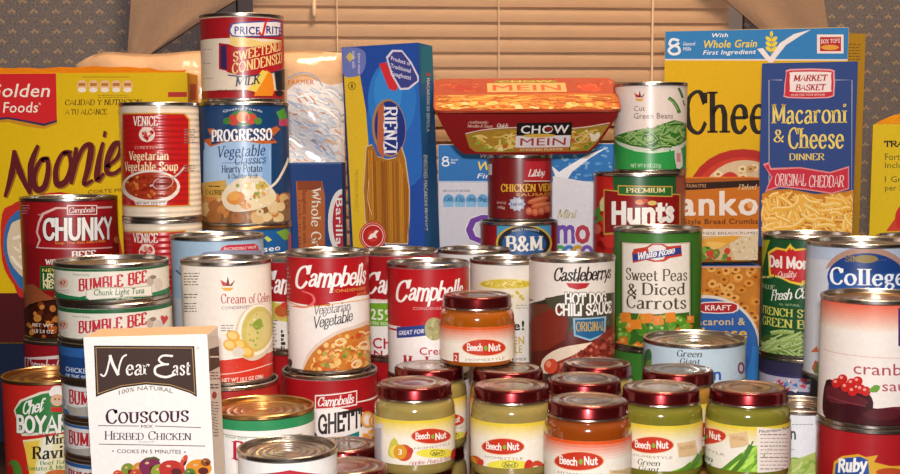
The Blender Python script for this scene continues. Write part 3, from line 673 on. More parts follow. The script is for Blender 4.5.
b.poly([(553, 176), (600, 184), (600, 250), (553, 250)], '#e9e4e8'); b.text('Mini', 557, 577, 218, 210, '#c9bf7a', 'script', .6)
for ch, x0_, x1_, c in (('C', 466, 494, '#7a3fa4'), ('o', 494, 520, '#3a9a6a'), ('s', 520, 538, '#d8a02a'), ('m', 556, 575, '#7a4fb0'), ('o', 575, 590, '#c23a4a')):
    b.text(ch, x0_, x1_, 243, 214 if ch == 'C' else 215, c, bold=2.2, out='#f0ecf0', ow=.2)
for i, c in enumerate(('#4aa85a', '#4a7fc9', '#d8a02a', '#7a4fb0')): b.ell(560 + i*9, 251, 6, 6, c); b.ell(560 + i*9, 251, 2.4, 2.4, '#e9e4e8')
b.rect(437, 182, 438.5, 290, '#b6aeb8')
b.build('cereal_box', 'white and blue cereal box with purple letters behind the stacked small cans', 'box', '#c9c8d2')

# tall yellow cereal box
b = Box(665, 849, 30.5, 1375, 50, 100, yaw=-10.5)
b.full('#dcb000'); b.rect(660, 20, 860, 60.5, '#e8dcd6'); b.rect(660, 20, 860, 59, '#2f7fbf')
gm(b, 675, 46, 1.35)
b.text('With', 712, 728, 37.2, 33, '#eef0f4', bold=1.4, shear=.2); b.text('Whole Grain', 704, 757, 47.5, 39.6, '#f0d22a', bold=1.4, shear=.22); b.text('First Ingredient', 703, 756, 54.3, 49.6, '#eef0f4', bold=1.2, shear=.22)
for y in (36, 41, 46):
    for sg in (-1, 1): b.ell(771.5 + sg*3, y + 3, 3.4, 1.9, '#e9d23a', rot=-40*sg if sg > 0 else 40)
b.ell(771.5, 34, 1.6, 3, '#e9d23a'); b.line([(771.5, 34), (771.5, 54)], .9, '#cdb62a')
b.poly([(757, 49), (763, 48), (770, 57), (780, 43), (794, 34), (811, 29.6), (800, 36), (786, 45), (775, 59), (772, 63), (768, 62)], '#efe6e4')
b.rect(817, 34.5, 843.5, 53.5, '#f2e2dc'); b.rect(820, 37, 841, 51.2, '#b8202a'); b.text('BOX TOPS', 821, 840, 43.6, 39.6, '#f4e6e0', 'serif', .8, yb1=42.6); b.ell(830, 47.4, 9, 2.6, '#e0a03a')
b.text('Cheerios', 684.5, 835, 132.5, 91, '#241a12', 'serif', 1.0, ); 
b.ell(743, 196, 55, 47, '#b4281e'); b.ell(743, 200, 50, 43, '#c93a24'); b.ell(745, 200, 44, 40, '#d9c09a')
for i in range(70):
    a = random.uniform(0, 2*PI); r_ = random.uniform(.2, 1); x, y = 745 + 41*r_*math.cos(a), 200 - abs(36*r_*math.sin(a)); b.ell(x, y, 4.6, 3.8, random.choice(['#e4c28a', '#d3a766', '#efd7a8']), n=12); b.ell(x, y, 1.9, 1.4, '#9a6c38', n=8)
b.poly([(714, 192), (716, 182), (724, 174), (732, 172), (739, 178), (742, 192)], '#c9352a', 3); b.ell(723, 182, 4, 6, '#d9584a')
b.rect(846.5, 60, 850, 250, '#d9b20a')
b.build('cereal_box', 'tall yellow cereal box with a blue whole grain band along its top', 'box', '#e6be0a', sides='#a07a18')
carton('carton_stand', .232, .46, 1.337, 1.425, .099, 'plain brown carton under the tall yellow cereal box', '#8a6a48')
b = Box(700, 866, 34, 1440, 45, 90); b.full('#a8801c'); b.small(848, 862, 44, 6, 3, '#6e4c16', .8); b.build('snack_box', 'brown and gold box showing only at the right edge of the tall yellow cereal box', 'box', '#a8801c')
carton('carton_stand', .27, .50, 1.438, 1.488, .089, 'plain brown carton under the brown and gold box', '#8a6a48')

# macaroni and cheese dinner box
b = Box(762, 858, 63, 1288, 42, 180, yaw=-15)
b.full('#2a4484'); F_ = '#c9b87a'
b.line([(769, 250), (769, 80), (782, 80)], .9, '#a9a9b4'); b.line([(834, 80), (852, 80), (852, 250)], .9, '#a9a9b4')
b.poly([(786, 74), (790, 69), (830, 69), (834.5, 74), (834.5, 92), (829, 98), (788, 98), (784, 93)], '#e6a0a4', 2); b.poly([(786.6, 75), (791, 70.6), (829, 70.6), (833, 75), (833, 91.5), (828, 96.8), (788.6, 96.8), (785.2, 92.5)], '#c9283a', 2); b.poly([(790, 75), (793, 72), (828, 72), (831, 75), (831, 89), (828, 92), (793, 92), (790, 89)], '#f2e4e2', 2)
b.text('MARKET', 793, 828, 81, 75, '#b3202c', 'serif', 1.6, .2); b.text('BASKET', 795, 826, 90.3, 84.4, '#b3202c', 'serif', 1.6, .2); b.text('MORE FOR YOUR DOLLAR', 791, 825, 95.8, 93.6, '#f2d4d2', bold=.4)
b.text('Macaroni', 771.5, 847, 123, 104, '#ecd26a', 'serif', .9); b.text('&', 773.5, 784, 142, 130, '#ecd26a', 'serif', .5); b.text('Cheese', 788, 844, 148, 128, '#ecd26a', 'serif', .9); b.text('DINNER', 789, 825, 160, 153.6, '#ecd26a', 'serif', .5)
b.poly([(762, 194), (770, 190), (790, 189), (815, 194), (835, 193), (860, 190), (860, 290), (762, 290)], '#cf8620')
mac = [(762, 197), (790, 191), (815, 196), (860, 192), (860, 262), (762, 262)]
b.worms(mac, 330, 17, 5.0, ['#e3a02c', '#ecb03c', '#d68c20', '#f0bc50', '#c97e1c'], ang=(30, 40), bend=.35, hi='#f4cc74'); b.worms(mac, 60, 17, 4.6, ['#ecb03c', '#f0bc50'], ang=(30, 40), bend=.35, hi='#f8dc94')
b.poly([(763, 164), (769, 162), (771, 168), (800, 167), (830, 172), (849, 166), (849, 189), (832, 194), (806, 190), (780, 187), (765, 192), (771, 177)], '#e08a8e'); b.poly([(764.6, 166), (768.6, 164), (770, 170), (800, 168.4), (830, 173.4), (848, 168), (848, 188), (832, 192.6), (806, 188.6), (780, 185.6), (767, 189.6), (772.6, 177)], '#c7283e')
b.text('ORIGINAL', 775, 806, 185.6, 174, '#f2dede', 'serif', .3, .15); b.text('CHEDDAR', 809, 844, 187, 175.6, '#f2dede', 'serif', .3, .15)
b.build('macaroni_box', 'blue macaroni and cheese dinner box with red ribbon and a macaroni picture', 'box', '#2a4690')
carton('carton_stand', .322, .434, 1.262, 1.332, .179, 'plain brown carton under the blue macaroni and cheese box', '#8a6a48')

# bread crumbs box on the blue macaroni box
b = Box(650, 761, 266, 1262, 42, 0)
b.full('#c9802c'); rg = [(640, 262), (766, 262), (766, 382), (640, 382)]
for i in range(90):
    x, y = random.uniform(700, 762), random.uniform(268, 345); b.ell(x, y, random.uniform(4, 6), random.uniform(3, 5), random.choice(['#e0973c', '#d68a2c', '#ecae58', '#c9771c']), n=12); b.ell(x, y, 2, 1.5, '#8f4a12', n=8)
b.rect(640, 266, 766, 268, '#d9a07a')
b.poly([(640, 320)] + ellpts(706, 345, 54, 50, n=30, a0=180, a1=360) + [(762, 345), (762, 395), (640, 395)], '#e4dccb'); b.poly(ellpts(706, 346, 52, 48, n=36), '#2f66b0'); b.rect(640, 346, 766, 400, '#2f77c0'); b.poly(ellpts(702, 350, 50, 46), '#2a5fae')
b.poly([(697, 307), (703, 302), (733, 302), (739, 307), (733, 313), (703, 313)], '#f0e2dc', 2); b.poly([(699, 307), (704, 303), (732, 303), (737, 307), (732, 312), (704, 312)], '#b8242c', 2); b.text('KRAFT', 705, 731, 310.2, 304.8, '#f6efe8', bold=1.6)
b.text('macaroni &', 688, 745, 325, 317.5, '#d8c08a', bold=1.4); b.text('Cheese', 688, 747, 338, 327, '#e8b23a', bold=1.8)
b.build('macaroni_box', 'blue and orange macaroni box with a round blue panel between two vegetable cans', 'box', '#2f66b0')
b = Box(652, 760, 178, 1266, 36, 168)
b.full('#c9701c'); b.rect(640, 170, 770, 187, '#a85a1e'); b.poly([(652, 184), (690, 183), (760, 180), (760, 186), (690, 190), (652, 190)], '#30180e'); b.text('ITALIAN STYLE', 686, 706, 187.4, 184, '#d9a06a', bold=.6)
b.text('Flaked', 738, 757, 189.4, 184.6, '#e9c9a0', 'script', .4); b.text('Panko', 660, 758, 215, 190, '#efe2d6', bold=2.2); b.ell(750, 205, 3, 3.4, '#e8a060')
b.text('Japanese Style Bread Crumbs', 648, 758, 224, 218.6, '#5e2e10', bold=1.2)
b.rect(640, 229, 770, 236, '#ecdccb'); b.text('JAPANESE BREADCRUMBS', 690, 758, 234.6, 231.6, '#7a5a3e'); b.poly([(640, 236), (770, 236), (770, 266), (640, 266)], '#d9b27c'); b.poly([(728, 240), (760, 234), (760, 262), (735, 262)], '#ddc9a4'); b.blobs([(730, 240), (760, 236), (760, 262), (738, 262)], 30, .8, 1.8, ['#c9ae80', '#ead9b8'])
b.poly([(702, 240), (740, 236), (716, 250), (700, 254)], '#e3a43c', 3); b.poly([(706, 242), (726, 243), (714, 250)], '#efc060', 2); b.blobs([(694, 252), (700, 246), (714, 252), (730, 250), (730, 262), (694, 262)], 34, 1.8, 4, ['#5d8a34', '#7aa83e', '#3f6a24', '#c9432a']); b.line([(652, 263.6), (770, 263.6)], 1.6, '#8a6a4a')
b.build('bread_crumb_box', 'orange bread crumb box lying between the tomato can and macaroni dinner box', 'box', '#b9641c')

# yellow box at the right edge
b = Box(873, 962, 124, 1310, 50, 0, yaw=-18)
b.full('#dcbc08'); b.text('TRADITIONAL', 884, 950, 146.5, 141, '#2a1c10', 'fat', .2); b.text('Fortified with iron', 885, 952, 160, 153, '#5a5420'); b.text('Including vitamins', 885, 954, 168, 162, '#5a5420'); b.text('1 Gram of fiber', 885, 944, 182, 176, '#5a5420'); b.text('per Serving', 885, 925, 190.6, 184.6, '#5a5420')
b.poly([(886, 231), (900, 212), (904, 231)], '#c9402a'); b.ell(908, 218, 13, 15, '#c9281e'); b.text('A', 902, 916, 226, 210, '#efe4d4', bold=2)
yb_ = b.build('snack_box', 'yellow box with TRADITIONAL in dark letters at the right against the wallpaper', 'box', '#e0bc10')
bm = bmesh.new(); lay = bm.loops.layers.float_color.new('ink'); rr = [[], []]
for i in range(13):
    t = i/12; rr[0].append(bm.verts.new((b.w*(.02+.96*t), .004, b.h + .0004))); rr[1].append(bm.verts.new((b.w*(.02+.96*t), .02, b.h + .0006 + .011*math.sin(min(1, t*2.6)*PI/2))))
for i in range(12): bm.faces.new((rr[0][i], rr[0][i+1], rr[1][i+1], rr[1][i]))
bmesh.ops.solidify(bm, geom=bm.faces[:], thickness=.0006)
for f in bm.faces:
    for l in f.loops: l[lay] = hexc('#e0a012')
link('top_flap', bm, CARD, yb_, 40)

# ================================================================== CANS
def leafmark(s, x, y, k):       # three-petal mark
    s.poly([(x-3*k, y), (x-4.6*k, y-4*k), (x-1*k, y-2*k), (x-.2*k, y)], '#c8321e'); s.poly([(x-1.2*k, y), (x+.2*k, y-6*k), (x+1.6*k, y)], '#7a1f2a'); s.poly([(x+.6*k, y), (x+4.8*k, y-4*k), (x+2.8*k, y)], '#8a4a2a')
    s.poly([(x-4*k, y+1*k), (x+4*k, y+1*k), (x+2*k, y+3*k), (x-2*k, y+3*k)], '#e0a02c')
def plain(c, paper, label, cat='can', group=None, name='food_can'): return c.build(name, label, cat, paper, group=group)
def under(c, top, paper, label, name='food_can', R=None, cat='can', base=0):
    """the can a stack stands on"""
    k = object.__new__(Can); Sheet.__init__(k); k.__dict__.update({a: getattr(c, a) for a in ('x', 'y', 'phi', 'cx', 'w', 'd')})
    k.R = R or c.R; k.lr = k.R - .0007; k.base = base; k.top = c.base if top is None else top; k.h = k.top - base
    return k if label is None else k.build(name, label, cat, paper)
SOUP = ['#d98a3a', '#e2a04c', '#c9702a', '#eab868']

# sweetened milk on vegetable soup can
prog_base = 105
c = Can(243, 91, 103, 1181, base=214); prog = c
c.band(103, 230, '#17406f'); c.band(200, 228, '#8a6a4a')
c.blobs([(196, 196), (290, 190), (290, 222), (196, 222)], 90, 4, 8, ['#b98f5c', '#d9b47c', '#a86a3a', '#c98246', '#8a5a34', '#e0c898'])
c.poly([(205, 142), (268, 140), (270, 176), (266, 205), (204, 190)], '#9fc0e2'); c.rect(204, 150, 270, 186, '#a4c4e6'); c.poly([(262, 143), (271, 143), (271, 200), (262, 200)], '#86aede')
c.ell(243, 118, 14, 8, '#2f7a34'); 
for x, y, r_, q in ((234, 120, 6, '#c83a2a'), (243, 117, 6.5, '#d8862a'), (251, 119, 6, '#c9402a'), (227, 121, 4, '#3a7a3a'), (258, 121, 4, '#4a8a3a')): c.ell(x, y, r_, r_*.9, q)
c.text('Quality Foods', 223, 262, 112.6, 110, '#d7e0ea', 'sans', .3, arc=1.1)
c.poly([(208, 129), (214, 128), (216, 134), (232, 130), (250, 130), (262, 132), (276, 126), (280, 129), (272, 137), (277, 143), (262, 144), (244, 141), (226, 142), (211, 147), (204, 140), (212, 138)], '#c2622a')
c.poly([(211, 134), (230, 130), (250, 130), (272, 133), (274, 141), (250, 139), (230, 140), (212, 145)], '#1c3468')
c.text('PROGRESSO', 211.5, 272, 141.6, 130.6, '#f2f2f4', 'serif', 2.3, out='#142a58', ow=.07, yb1=139.6)
c.text('Vegetable', 218, 265, 157.6, 146.5, '#1f3f78', 'serif', .6, .2, yb1=155); c.text('Classics', 235, 266, 164.6, 156, '#1f3f78', 'serif', .4, .2, yb1=163); c.line([(222, 163), (264, 162)], .6, '#5a7aa8')
c.text('Hearty Potato', 222, 262, 172.6, 165.4, '#1a2a50', 'serif', 1.0, yb1=171.6); c.text('& Cheddar Broth', 228, 258, 178.6, 174, '#1a2a50', 'serif', .8, yb1=178)
c.poly([(202, 183), (226, 180), (228, 195), (222, 198), (204, 196)], '#caa14c', 1); c.text('50', 209, 220, 188.4, 182.4, '#3c2a14', 'fat', .4); c.text('CALORIES', 206, 226, 194.6, 190, '#3c2a14', 'serif', 1)
c.poly([(222, 196), (228, 186), (240, 178), (258, 176), (268, 184), (276, 196), (268, 206), (240, 212), (226, 208)], '#e4d6bc', 3)
for x, y, r_, q in ((236, 198, 9, '#d98f3c'), (234, 196, 6, '#e6a652'), (250, 190, 8, '#efe4c8'), (262, 187, 7, '#c9b45a'), (254, 204, 8, '#e9d8b0'), (266, 199, 8, '#e6d2a4'), (246, 206, 5, '#d8903c'), (258, 195, 5, '#e8c070'), (248, 186, 5, '#e8cc80')): c.ell(x, y, r_, r_*.75, q, rot=random.uniform(-30, 30))
c.blobs([(234, 186), (264, 182), (270, 204), (240, 208)], 22, 1, 2.4, ['#8aa04a', '#c9702a', '#f2ead2', '#b98a4a'])
c.line([(266, 190), (276, 182), (284, 168), (288, 158)], 2.4, '#e8dfcf', 3); c.ell(264, 193, 6, 3.6, '#d9c8a8', rot=-35); c.blobs([(258, 190), (268, 188), (266, 198)], 5, 1.4, 2.2, ['#e0a04a', '#efe2bc'])
c.poly([(276, 112), (284, 108), (287, 118), (280, 121)], '#4a9a3a'); c.rect(279, 119, 288, 126, '#b8406a', )
c.build('soup_can', 'blue vegetable soup can with a bowl of potato chunks, under the milk can', 'soup can', '#17406f')
u = under(c, .214, '#1d5a9c', None, base=.104)
u.band(224, 340, '#1c5f9e'); u.poly([(276, 232), (286, 228), (292, 238), (284, 240)], '#7aa83a'); u.poly([(264, 238), (267, 236), (272, 240), (268, 242)], '#c9d05a'); u.text('seo', 263, 280, 252, 246, '#e9eef2', 'sans', 1.4, yb1=250); u.rect(288, 234, 292, 260, '#b04a6a')
u.build('soup_can', 'bright blue soup can under the vegetable soup can, mostly behind grey lids', 'soup can', '#1c5f9e', tin=GOLD)
under(c, .104, '#1c5f9e', 'blue lowest soup can of the stack that carries the sweetened milk can', 'soup_can')
c = Can(241.5, 84, 16.5, 1181, base=prog.top*1000)
c.band(17, 38, '#a81a22'); c.band(90, 100, '#a81a22')
c.poly([(230, 34), (262, 42), (284, 40), (284, 60), (230, 60)], '#e8c97a')
c.poly([(229, 30), (231, 25), (236, 22.5), (276, 20.5), (281, 24), (281, 33), (277, 36.5), (238, 37), (231, 35.5)], '#3a4c96', 2); c.poly([(230.5, 30), (232.5, 26), (237, 23.8), (276, 22), (280, 25), (280, 32.4), (276.4, 35.2), (238, 35.8), (232, 34)], '#efe6e6', 2)
c.text('PRICE', 234.6, 259.6, 34.2, 26.2, '#2a3480', 'sans', 1.6); c.text('RITE', 266, 280.6, 34, 26.0, '#2a3480', 'sans', 1.6)
c.line([(259, 32), (262.4, 35.4), (265.6, 21.6), (270, 20)], 2.2, '#cf2a2c', 2)
c.poly([(219, 43), (228, 44), (236, 47), (236, 72), (227, 71), (219, 69)], '#a81c24', 1); c.poly([(221, 46), (226, 45), (228, 70), (221, 68)], '#33285c')
c.poly([(227, 47), (252, 47), (284, 39), (284, 67), (256, 76), (238, 75), (227, 72)], '#b21e24'); c.line([(228, 75), (244, 77), (284, 69)], 1.2, '#33285c')
c.text('SWEETENED', 233, 281, 62, 52.6, '#f0d08a', 'serif', 1.0, yb1=49.5); c.text('CONDENSED', 232, 281.5, 74, 64, '#f0d08a', 'serif', 1.0, yb1=62)
c.poly([(254, 96), (258, 80), (266, 70), (272, 74), (274, 90), (272, 96)], '#e88a22', 1); c.poly([(247, 90), (262, 70), (268, 72), (256, 92)], '#e8cc5a'); c.poly([(274, 72), (286, 68), (286, 90), (276, 90)], '#1c1c22'); c.ell(279, 93, 4, 3, '#1c1c22')
c.text('MILK', 235, 261, 86.4, 77.4, '#2a3a4c', 'serif', .9, .15, yb1=83.5); c.text('NET WT 14 OZ (396g)', 217, 246, 92, 89.4, '#3a3434', bold=.6)
c.small(203, 214, 49, 1, 3, '#a89aa8', .8); c.small(203, 213, 63, 1, 3, '#a89aa8', .8); c.small(203, 213, 78, 1, 3, '#a89aa8', .8)
c.build('milk_can', 'sweetened condensed milk can on top of the blue vegetable soup can', 'milk can', '#ecd9c2')

# two vegetable soup cans beside
def veg(c, y0, full=True):
    def Y(y): return y + y0
    c.poly([(122, Y(113)), (185, Y(113)), (190, Y(119)), (190, Y(206)), (122, Y(206))], '#d9a24a'); c.poly([(123, Y(114.4)), (184, Y(114.4)), (188.4, Y(120)), (188.4, Y(204.8)), (123, Y(204.8))], '#b51a1c')
    c.text('VENICE', 133, 158, Y(125.6), Y(116.5), '#f2e6dc', 'serif', 1.3); c.text('MAID', 142, 154, Y(128.6), Y(126.4), '#e8cfc4')
    c.ell(147, Y(134.5), 8, 7.5, '#ecd4c4'); c.blobs(ellpts(147, Y(134.5), 6, 5.5), 14, 1, 2, ['#c2403a', '#b51a1c', '#d98a7a']); c.text('CONDENSED', 135, 163, Y(149), Y(146), '#e0a898', 'serif', .2)
    if not full: return
    c.text('Vegetarian', 129, 169, Y(160), Y(151.4), '#f2dfb4', 'serif', 1.2); c.text('Vegetable Soup', 125, 178, Y(170.8), Y(162), '#f2dfb4', 'serif', 1.2)
    c.ell(151, 187, 29, 17, '#e9d9cc'); c.ell(151, 186, 26, 13.8, '#a5341c'); c.blobs(ellpts(150, 186, 24, 12), 80, .8, 2.4, ['#b8421c', '#c9602a', '#8a2412', '#d08a3a', '#93301a', '#7a1e10']); c.line([(150, 186), (168, 180), (178, 174), (184, 167)], 2, '#c9b4ae', 3); c.ell(163, 183, 10, 6, '#8a2a18', rot=-15); c.ring(163, 183, 10, 6, .8, '#d9a89a', -15)
    c.poly([(134, 200), (168, 200), (166, 205), (136, 205)], '#e8d8cc'); c.text('NET WT 10.5 OZ', 136, 165, 204.4, 201.8, '#4a2a24', bold=.6)
c = Can(158.8, 79.5, 103, 1130, base=223); veg(c, 0); c.small(184, 197, 129, 6, 2.6, '#8a7a76', 1); c.small(184, 196, 165, 3, 2.6, '#8a7a76', 1)
c.build('soup_can', 'upper vegetarian vegetable soup can, red panel with bowl, standing on a matching can', 'soup can', '#e9d7c0', rib=True)
c2 = under(c, .223, '', None, base=.121); c2.w = 74; veg(c2, 117, False); c2.small(167, 172, 262, 20, 4, '#c9483a', 1.6)
c2.build('soup_can', 'second red and cream soup can, behind the top tuna can', 'soup can', '#e9d7c0', rib=True)
under(c, .121, '#e9d7c0', 'lowest cream soup can of the vegetarian vegetable stack', 'soup_can')

# chunky soup on a red can
c = Can(68.5, 95, 196, 1143, base=115)
c.band(196, 352, '#a3161d'); c.band(245, 352, '#8e141a')
c.rect(38, 214, 112, 215.2, '#d98a8a'); c.poly([(36, 248), (39, 240), (36, 232), (38, 222), (42, 213), (56, 207), (112, 206), (112, 248)], '#e2b9b4', 1); c.poly([(38, 247), (41, 240), (38, 232), (40, 223), (44, 215), (57, 209), (112, 208), (112, 247)], '#a3161d', 1)
c.poly([(67, 205), (97, 205), (97, 214.6), (67, 214.6)], '#e9dcd6'); c.rect(68, 206, 96, 213.8, '#9a1a20'); c.text('Campbells', 69, 95, 212.4, 207.4, '#f2e8e4', 'script', .6)
c.text('CHUNKY', 43, 112, 238.6, 219.5, '#f2eeea', 'fat', .5, out='#3c0c10', ow=.1, yb1=237)
c.text('Soup That Eats Like a Meal', 55, 105, 243.6, 240.8, '#e9923a', bold=1); c.small(22, 30, 205, 4, 2.6, '#d9a0a0', .8)
c.line([(40, 247.5), (112, 247)], .8, '#d9a0a0'); c.text('BEEF', 71, 96, 258, 251, '#f2ece6', 'serif', 1.6); c.text('WITH VEGETABLES', 45, 106, 264, 259, '#f2ece6', 'serif', 1.4)
c.rect(40, 266, 62, 290, '#2f6b34'); c.rect(41, 267, 62, 289, '#1f4f28'); c.text('NEW', 42.5, 60, 272, 268.4, '#e9d26a', bold=1); c.text('LESS', 43, 62, 281, 274, '#efe6b0', 'fat', .3); c.text('NEW', 43, 62, 288, 282.4, '#efe6b0', 'fat', .3)
c.poly([(22, 286), (34, 284), (46, 294), (56, 299), (72, 299), (72, 345), (22, 345)], '#9a5230', 1); c.poly([(24, 312), (30, 304), (52, 300), (112, 296), (112, 345), (24, 345)], '#3c160e', 1); c.line([(24, 311), (36, 303), (56, 300)], 1.4, '#1e0c08', 3)
c.blobs([(25, 314), (33, 306), (60, 302), (110, 300), (110, 338), (27, 338)], 80, 2, 4.6, ['#8a3c14', '#b85c1e', '#6a2a10', '#c97a34', '#4a1c0c', '#d08a3a']); c.text('NET WT', 33, 54, 327, 323.6, '#efe4d8', bold=1.2); c.text('1 LB 2.8 OZ', 33, 54, 333, 329.4, '#efe4d8', bold=1.2)
c.blobs([(112, 235), (118, 238), (118, 300), (112, 300)], 10, 2, 4, ['#c98246'])
c.build('soup_can', 'dark red chunky beef soup can standing behind the tuna stack, upper of two', 'soup can', '#98151c')
u = under(c, .115, '', None, R=c.R*1.05); u.cx = 66; u.w = 100
u.band(345, 480, '#9a1a22'); u.poly([(24, 357), (60, 355), (60, 377), (24, 377)], '#e6d6d2'); u.rect(26, 358.5, 62, 380, '#9a1a22'); u.text('Campbell', 28, 62, 372, 360, '#e9dad6', 'script', .8)
u.build('soup_can', 'red can under the chunky beef soup can, only its top band above the ravioli can', 'soup can', '#9a1a22')

# ravioli can
c = Can(49.5, 93, 373, 1019, base=0)
c.band(370, 480, '#c4281f'); c.poly([(14, 410), (20, 400), (40, 392), (60, 388), (100, 384), (100, 430), (60, 432), (22, 436), (18, 424)], '#e6d9c6', 1); c.poly([(15.5, 410), (22, 401.6), (42, 394), (62, 390), (100, 386), (100, 428), (60, 430), (23, 433), (19, 423)], '#2c7a38', 1)
c.text('Chef', 23, 46, 414, 402, '#f4efe6', 'script', 1.6, yb1=410); c.text('BOYARDEE', 17, 92, 431, 415.6, '#f4efe6', 'fat', .6, out='#1c4f26', ow=.08, yb1=425)
c.poly([(50, 396), (50, 390), (54, 386), (62, 386), (65, 390), (64, 396)], '#efe8e2', 2); c.ell(57, 400, 6.4, 6, '#e2b08a'); c.line([(52, 403), (57, 401.6), (62, 403)], 1.6, '#c9c0b8', 2); c.poly([(50, 407), (64, 407), (62, 412), (52, 412)], '#c4281f'); c.ell(55, 399, .8, .8, '#3a1c10'); c.ell(59, 399, .8, .8, '#3a1c10')
c.poly([(23, 440), (60, 434), (100, 432), (100, 476), (32, 476)], '#ecdfae', 1); c.poly([(24, 442), (40, 440), (34, 476), (30, 476)], '#e9c64a'); c.poly([(44, 437), (56, 436), (44, 476), (36, 476)], '#f2ecd0')
c.text('Mini', 45, 70, 443.6, 434.6, '#20140c', 'serif', 1.2); c.text('Ravioli', 32, 80, 458, 446, '#20140c', 'serif', 1.3); c.text('Beef Ravioli in', 40, 84, 463.4, 459.6, '#3a7a3a', 'serif', .6); c.text('Tomato & Meat Sauce', 26, 86, 469.4, 465, '#3a7a3a', 'serif', .6)
c.ell(60, 474, 14, 4.5, '#c96a2a'); c.ell(14, 474, 8, 14, '#4f8a34'); c.ell(10, 474, 4, 10, '#b8241c')
c.build('ravioli_can', 'red mini ravioli can with a small chef portrait beside the tuna stack', 'can', '#c4281f', tin=GOLD)

# tuna stack: seven shallow cans
T0 = Can(111.5, 113, 259, 940, base=0); th = T0.top / 7
tl = ['topmost green and white light tuna can of the stack beside the couscous box', 'second tuna can from the top, green and white, just below the topmost',
      'plain blue tuna can in the stack, third from the top', 'blue and white tuna can directly under the plain blue can', 'blue and white tuna can, fifth from the top of the tuna stack',
      'sixth can from the top of the tuna stack, behind the couscous box', 'lowest can of the tuna stack, standing on the table']
for i in range(7):
    k = under(T0, T0.top - i*th - (.0002 if i else 0), '', None, base=T0.top - (i+1)*th); k.x += (.0, .0015, .001, .0022, .0022, .002, .002)[i]; yo = (0, 42, 82, 118.5, 160, 200, 240)[i]
    Y = lambda y: y + yo
    if i < 2:
        k.band(Y(260), Y(300), '#ddd6c6'); k.band(Y(262), Y(271.5), '#1f5c34'); k.band(Y(299), Y(310), '#1f7044'); k.poly([(50, Y(288)), (60, Y(293)), (80, Y(297)), (92, Y(294)), (110, Y(298)), (130, Y(294.5)), (150, Y(293)), (170, Y(285)), (172, Y(300)), (110, Y(308)), (48, Y(302))], '#1f7044')
        k.text('BUMBLE BEE', 78, 147, Y(291), Y(279.5), '#b82c34', 'serif', 2.2, out='#eee6dc', ow=.05, yb1=Y(281.6)); k.text('Premium Quality', 73, 90, Y(275.6), Y(273.6), '#4a7a5a')
        k.ell(63, Y(283), 5.6, 5, '#d9b49a'); k.text('47', 60, 66, Y(285), Y(280.4), '#a83a3a', bold=1.4); k.small(58, 70, Y(290), 2, 2.4, '#a89a8c', .7)
        k.ell(150, Y(281), 3.6, 5, '#b5a494'); k.ell(153, Y(277), 3, 2, '#8a7464'); k.ell(158, Y(284), 4.2, 6, '#c9beb0')
        if i == 0:
            k.poly([(86, 290), (100, 287), (130, 287), (152, 285), (152, 296), (130, 297), (104, 299), (90, 302), (86, 298)], '#b9b29a', 1); k.poly([(87, 291), (100, 288.2), (130, 288.2), (151, 286.2), (151, 295), (130, 296), (104, 298), (90, 300.6), (87, 297.6)], '#e3dccb', 1)
            k.text('Chunk Light Tuna', 94, 144, 295.4, 289, '#4a7050', 'sans', .6, .12, yb1=293); k.text('in Water', 116, 133, 299.6, 297, '#dfe8dc', bold=1)
        else:
            k.text('Chunk Light Tuna', 94, 142, Y(289.6), Y(285.6), '#9a3a34', 'sans', .2, yb1=Y(288)); k.poly([(160, Y(275)), (162, Y(273)), (164, Y(275)), (166, Y(273)), (168, Y(276)), (163, Y(283))], '#b82c34')
        pap = '#ddd6c6'
    elif i == 2:
        k.band(Y(264), Y(308), '#1c3f76'); k.band(Y(266), Y(276), '#2f5f9e'); k.text('CHICKEN', 66, 92, Y(291), Y(286), '#c9d4e4', bold=1); k.text('OF THE SEA', 66, 90, Y(297), Y(293), '#c9d4e4', bold=1); pap = '#1c3f76'
    else:
        k.band(Y(260), Y(310), '#dcdad8'); k.band(Y(260), Y(270), '#2a5a94'); k.band(Y(295), Y(310), '#2f77b4'); k.text('BUMBLE BEE', 69, 146, Y(287), Y(274), '#b82c34', 'serif', 2.2, out='#eee6dc', ow=.05); k.poly([(66, Y(286)), (76, Y(289)), (90, Y(288)), (90, Y(298)), (70, Y(298))], '#a9a49a'); k.ell(62, Y(284), 4, 5, '#9fb4cc'); pap = '#dcdad8'
    k.build('tuna_can', tl[i], 'tuna can', pap, group='tuna cans in the tall stack')

# light blue can and cream soup can
c = Can(217, 93, 234, 1055, base=110)
c.band(236, 360, '#a4c0d6'); c.band(300, 360, '#c3ccd2'); c.poly([(219, 252), (222, 247), (228, 245), (254, 243.5), (258, 246), (259, 252)], '#c8283a', 1); c.text('INCREDIBLE VALUE', 224, 256, 249.6, 246.6, '#f0dcdc', bold=.8); c.poly([(196, 258), (204, 252), (225, 250), (262, 250), (262, 256)], '#8a90a8'); c.line([(176, 270), (182, 275)], 1.4, '#2a4a7a')
c.build('soup_can', 'light blue can with a small red tab behind the cream of celery can', 'can', '#a4c0d6')
under(c, None, '#b9b2a8', 'can under the light blue can, hidden behind the celery soup stack', 'food_can')
c = Can(226, 90, 258, 965, base=107)
c.band(262, 360, '#efe4d6'); c.poly([(170, 357), (200, 360), (226, 360), (250, 356), (275, 350), (282, 350), (282, 400), (170, 400)], '#cf3626', 1); c.line([(172, 370), (200, 374), (226, 374), (250, 370), (272, 363)], 1, '#efc4b4', 3)
leafmark(c, 227.5, 286, 1.6); c.text('Cream of Celery', 221, 270, 303, 294, '#b02a3a', 'serif', .5, yb1=301); c.text('CONDENSED SOUP', 221.5, 262, 308.6, 305.4, '#8a6a7a', 'sans', .3)
